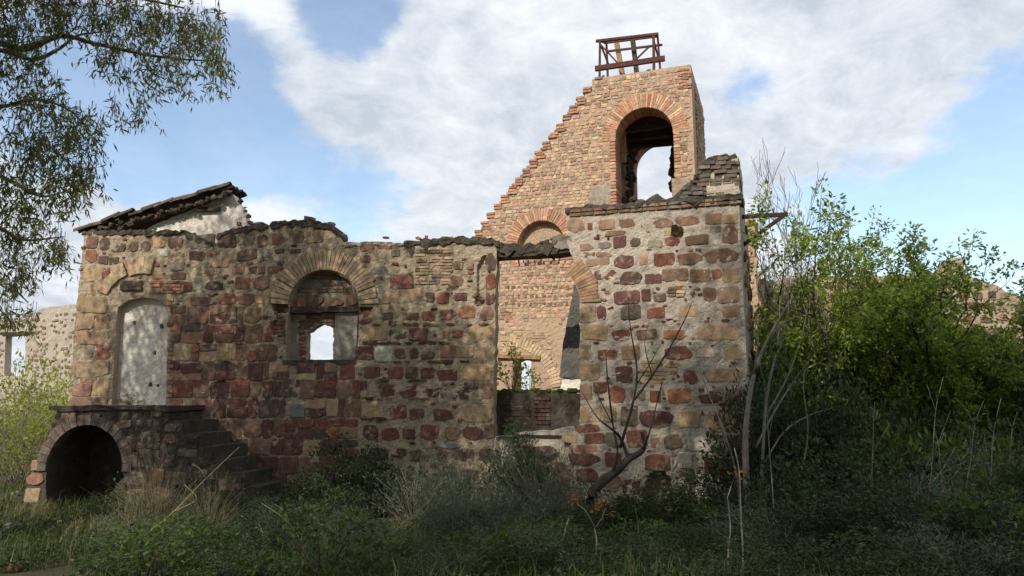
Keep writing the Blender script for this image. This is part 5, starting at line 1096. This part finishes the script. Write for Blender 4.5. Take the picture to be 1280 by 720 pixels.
tussock(186, 12.2, .8, 1.1, 420, 'tall pale dry tussock in front of the small arch and steps', seed=81); tussock(215, 11.6, .7, .6, 260, 'shorter dry tussock beside the tall pale tussock', seed=82)
tussock(418, 9.2, .5, .45, 260, 'yellowish dry tussock in the grass below the bricked window', seed=83); tussock(40, 13.8, .8, .5, 420, 'yellow grass tussock at the left foot of the small arch', 'drygrass', .6, 84)
tussock(112, 12.0, .8, .5, 260, 'dry tussock in the grass before the small arch', seed=85); tussock(500, 10.2, .8, .55, 260, 'dry tussock beside the low grey bush', seed=86); tussock(640, 9.6, .9, .55, 300, 'dry tussock before the bush under the tall opening', seed=87)
n = 48000; X = RNG.uniform(-13, 10, n); Y = 5.2+11.3*RNG.uniform(0, 1, n)**1.15
den = np.array([mnoise.noise(Vector((x*.55, y*.55, 7.0)))+.45*mnoise.noise(Vector((x*1.9, y*1.9, 2.0))) for x, y in zip(X, Y)])
keep = (den > -.18) & ~((X < -3.6) & (Y < 10.5) & (X < -4.0) & (den < .42)) & (Y < 15.6) & ~((X > -12.6) & (X < -11.2) & (Y > 8))
X, Y, den = X[keep], Y[keep], den[keep]; Z = np.array([gh(x, y) for x, y in zip(X, Y)])-.01
H = RNG.uniform(.12, .5, len(X))**1.25*(1+.8*np.clip(den, 0, 1)); tt = np.clip(.35+den*.3+RNG.normal(0, .22, len(X)), 0, 1)
g = blades('grass', np.stack([X, Y, Z], 1), H, .7, M['grass'], RNG.uniform(.006, .014, len(X)), None, RNG, tt); g['kind'] = 'stuff'; g['label'] = 'rough green grass and weeds before the ruin'
n = 5000; k = RNG.integers(0, len(X), n); g2 = blades('dry_grass', np.stack([X[k], Y[k], Z[k]], 1)+RNG.normal(0, .05, (n, 3))*[1, 1, 0], RNG.uniform(.2, .5, n), .8, M['drygrass'], RNG.uniform(.004, .008, n)); g2['kind'] = 'stuff'; g2['label'] = 'thin dry grass stems scattered through the weeds'
n = 20000; X2 = RNG.uniform(-32, -9, n); Y2 = RNG.uniform(14, 40, n); kk = ~((X2 > -12.5-(Y2-7)*.12-2.8*np.clip((Y2-14)/12, 0, 1)-.9) & (X2 < -11.0-(Y2-7)*.12-2.8*np.clip((Y2-14)/12, 0, 1)+.7)); X2, Y2 = X2[kk], Y2[kk]
g3 = blades('meadow_grass', np.stack([X2, Y2, [gh(x, y)-.01 for x, y in zip(X2, Y2)]], 1), RNG.uniform(.15, .5, len(X2)), .6, M['grass'], RNG.uniform(.02, .035, len(X2)), None, RNG, RNG.uniform(.5, 1, len(X2))); g3['kind'] = 'stuff'; g3['label'] = 'sunlit meadow grass beyond the left end of the wing'
# low weeds: broad small leaves close to the ground
n = 60000; k = RNG.integers(0, len(X), n); Bw = np.stack([X[k], Y[k], Z[k]+RNG.uniform(.02, .22, n)], 1)+RNG.normal(0, .08, (n, 3))*[1, 1, .2]
w_ = leaves('ground_weeds', Bw, RNG.normal(size=(n, 3))*[1, 1, .5]+[0, 0, .3], RNG.uniform(.03, .09, n), RNG.uniform(.015, .04, n), M['scrub'], None, None); w_['kind'] = 'stuff'; w_['label'] = 'low broad leaved weeds covering the ground'
# loose rocks
def rock(px, py, w, h, d, label, col, seed):
    dd = None
    for q in np.arange(4, 30, .05):
        P = at(px, py, q)
        if P[2] <= gh(P[0], P[1]): dd = q; break
    P = at(px, py, dd); v, f = lump(seed); rng = np.random.default_rng(seed)
    o = mk('rock', [(x*w*1.1, y*d*.7, z*h) for x, y, z in v], f, M['copestone'], None, False); md = o.modifiers.new('s', 'SUBSURF'); md.levels = md.render_levels = 1
    o.location = (P[0], P[1], gh(P[0], P[1])+h*.3); o.color = col; return tag(o, label, 'rock')
rock(14, 668, .42, .26, .4, 'dark grey rock in the dirt left of the small arch', (.09, .085, .085, 1), 201)
rock(16, 716, .3, .13, .2, 'flat dark red stone block on the bare soil', (.10, .035, .03, 1), 202)
for i, (px, py, s) in enumerate(((60, 690, .14), (92, 702, .1), (130, 700, .09), (46, 706, .08), (236, 690, .1), (30, 640, .2), (75, 655, .16), (20, 620, .22))): rock(px, py, s, s*.6, s, 'small loose stone on the soil left of the grass', (.2, .16, .125, 1), 210+i)['group'] = 'loose stones'
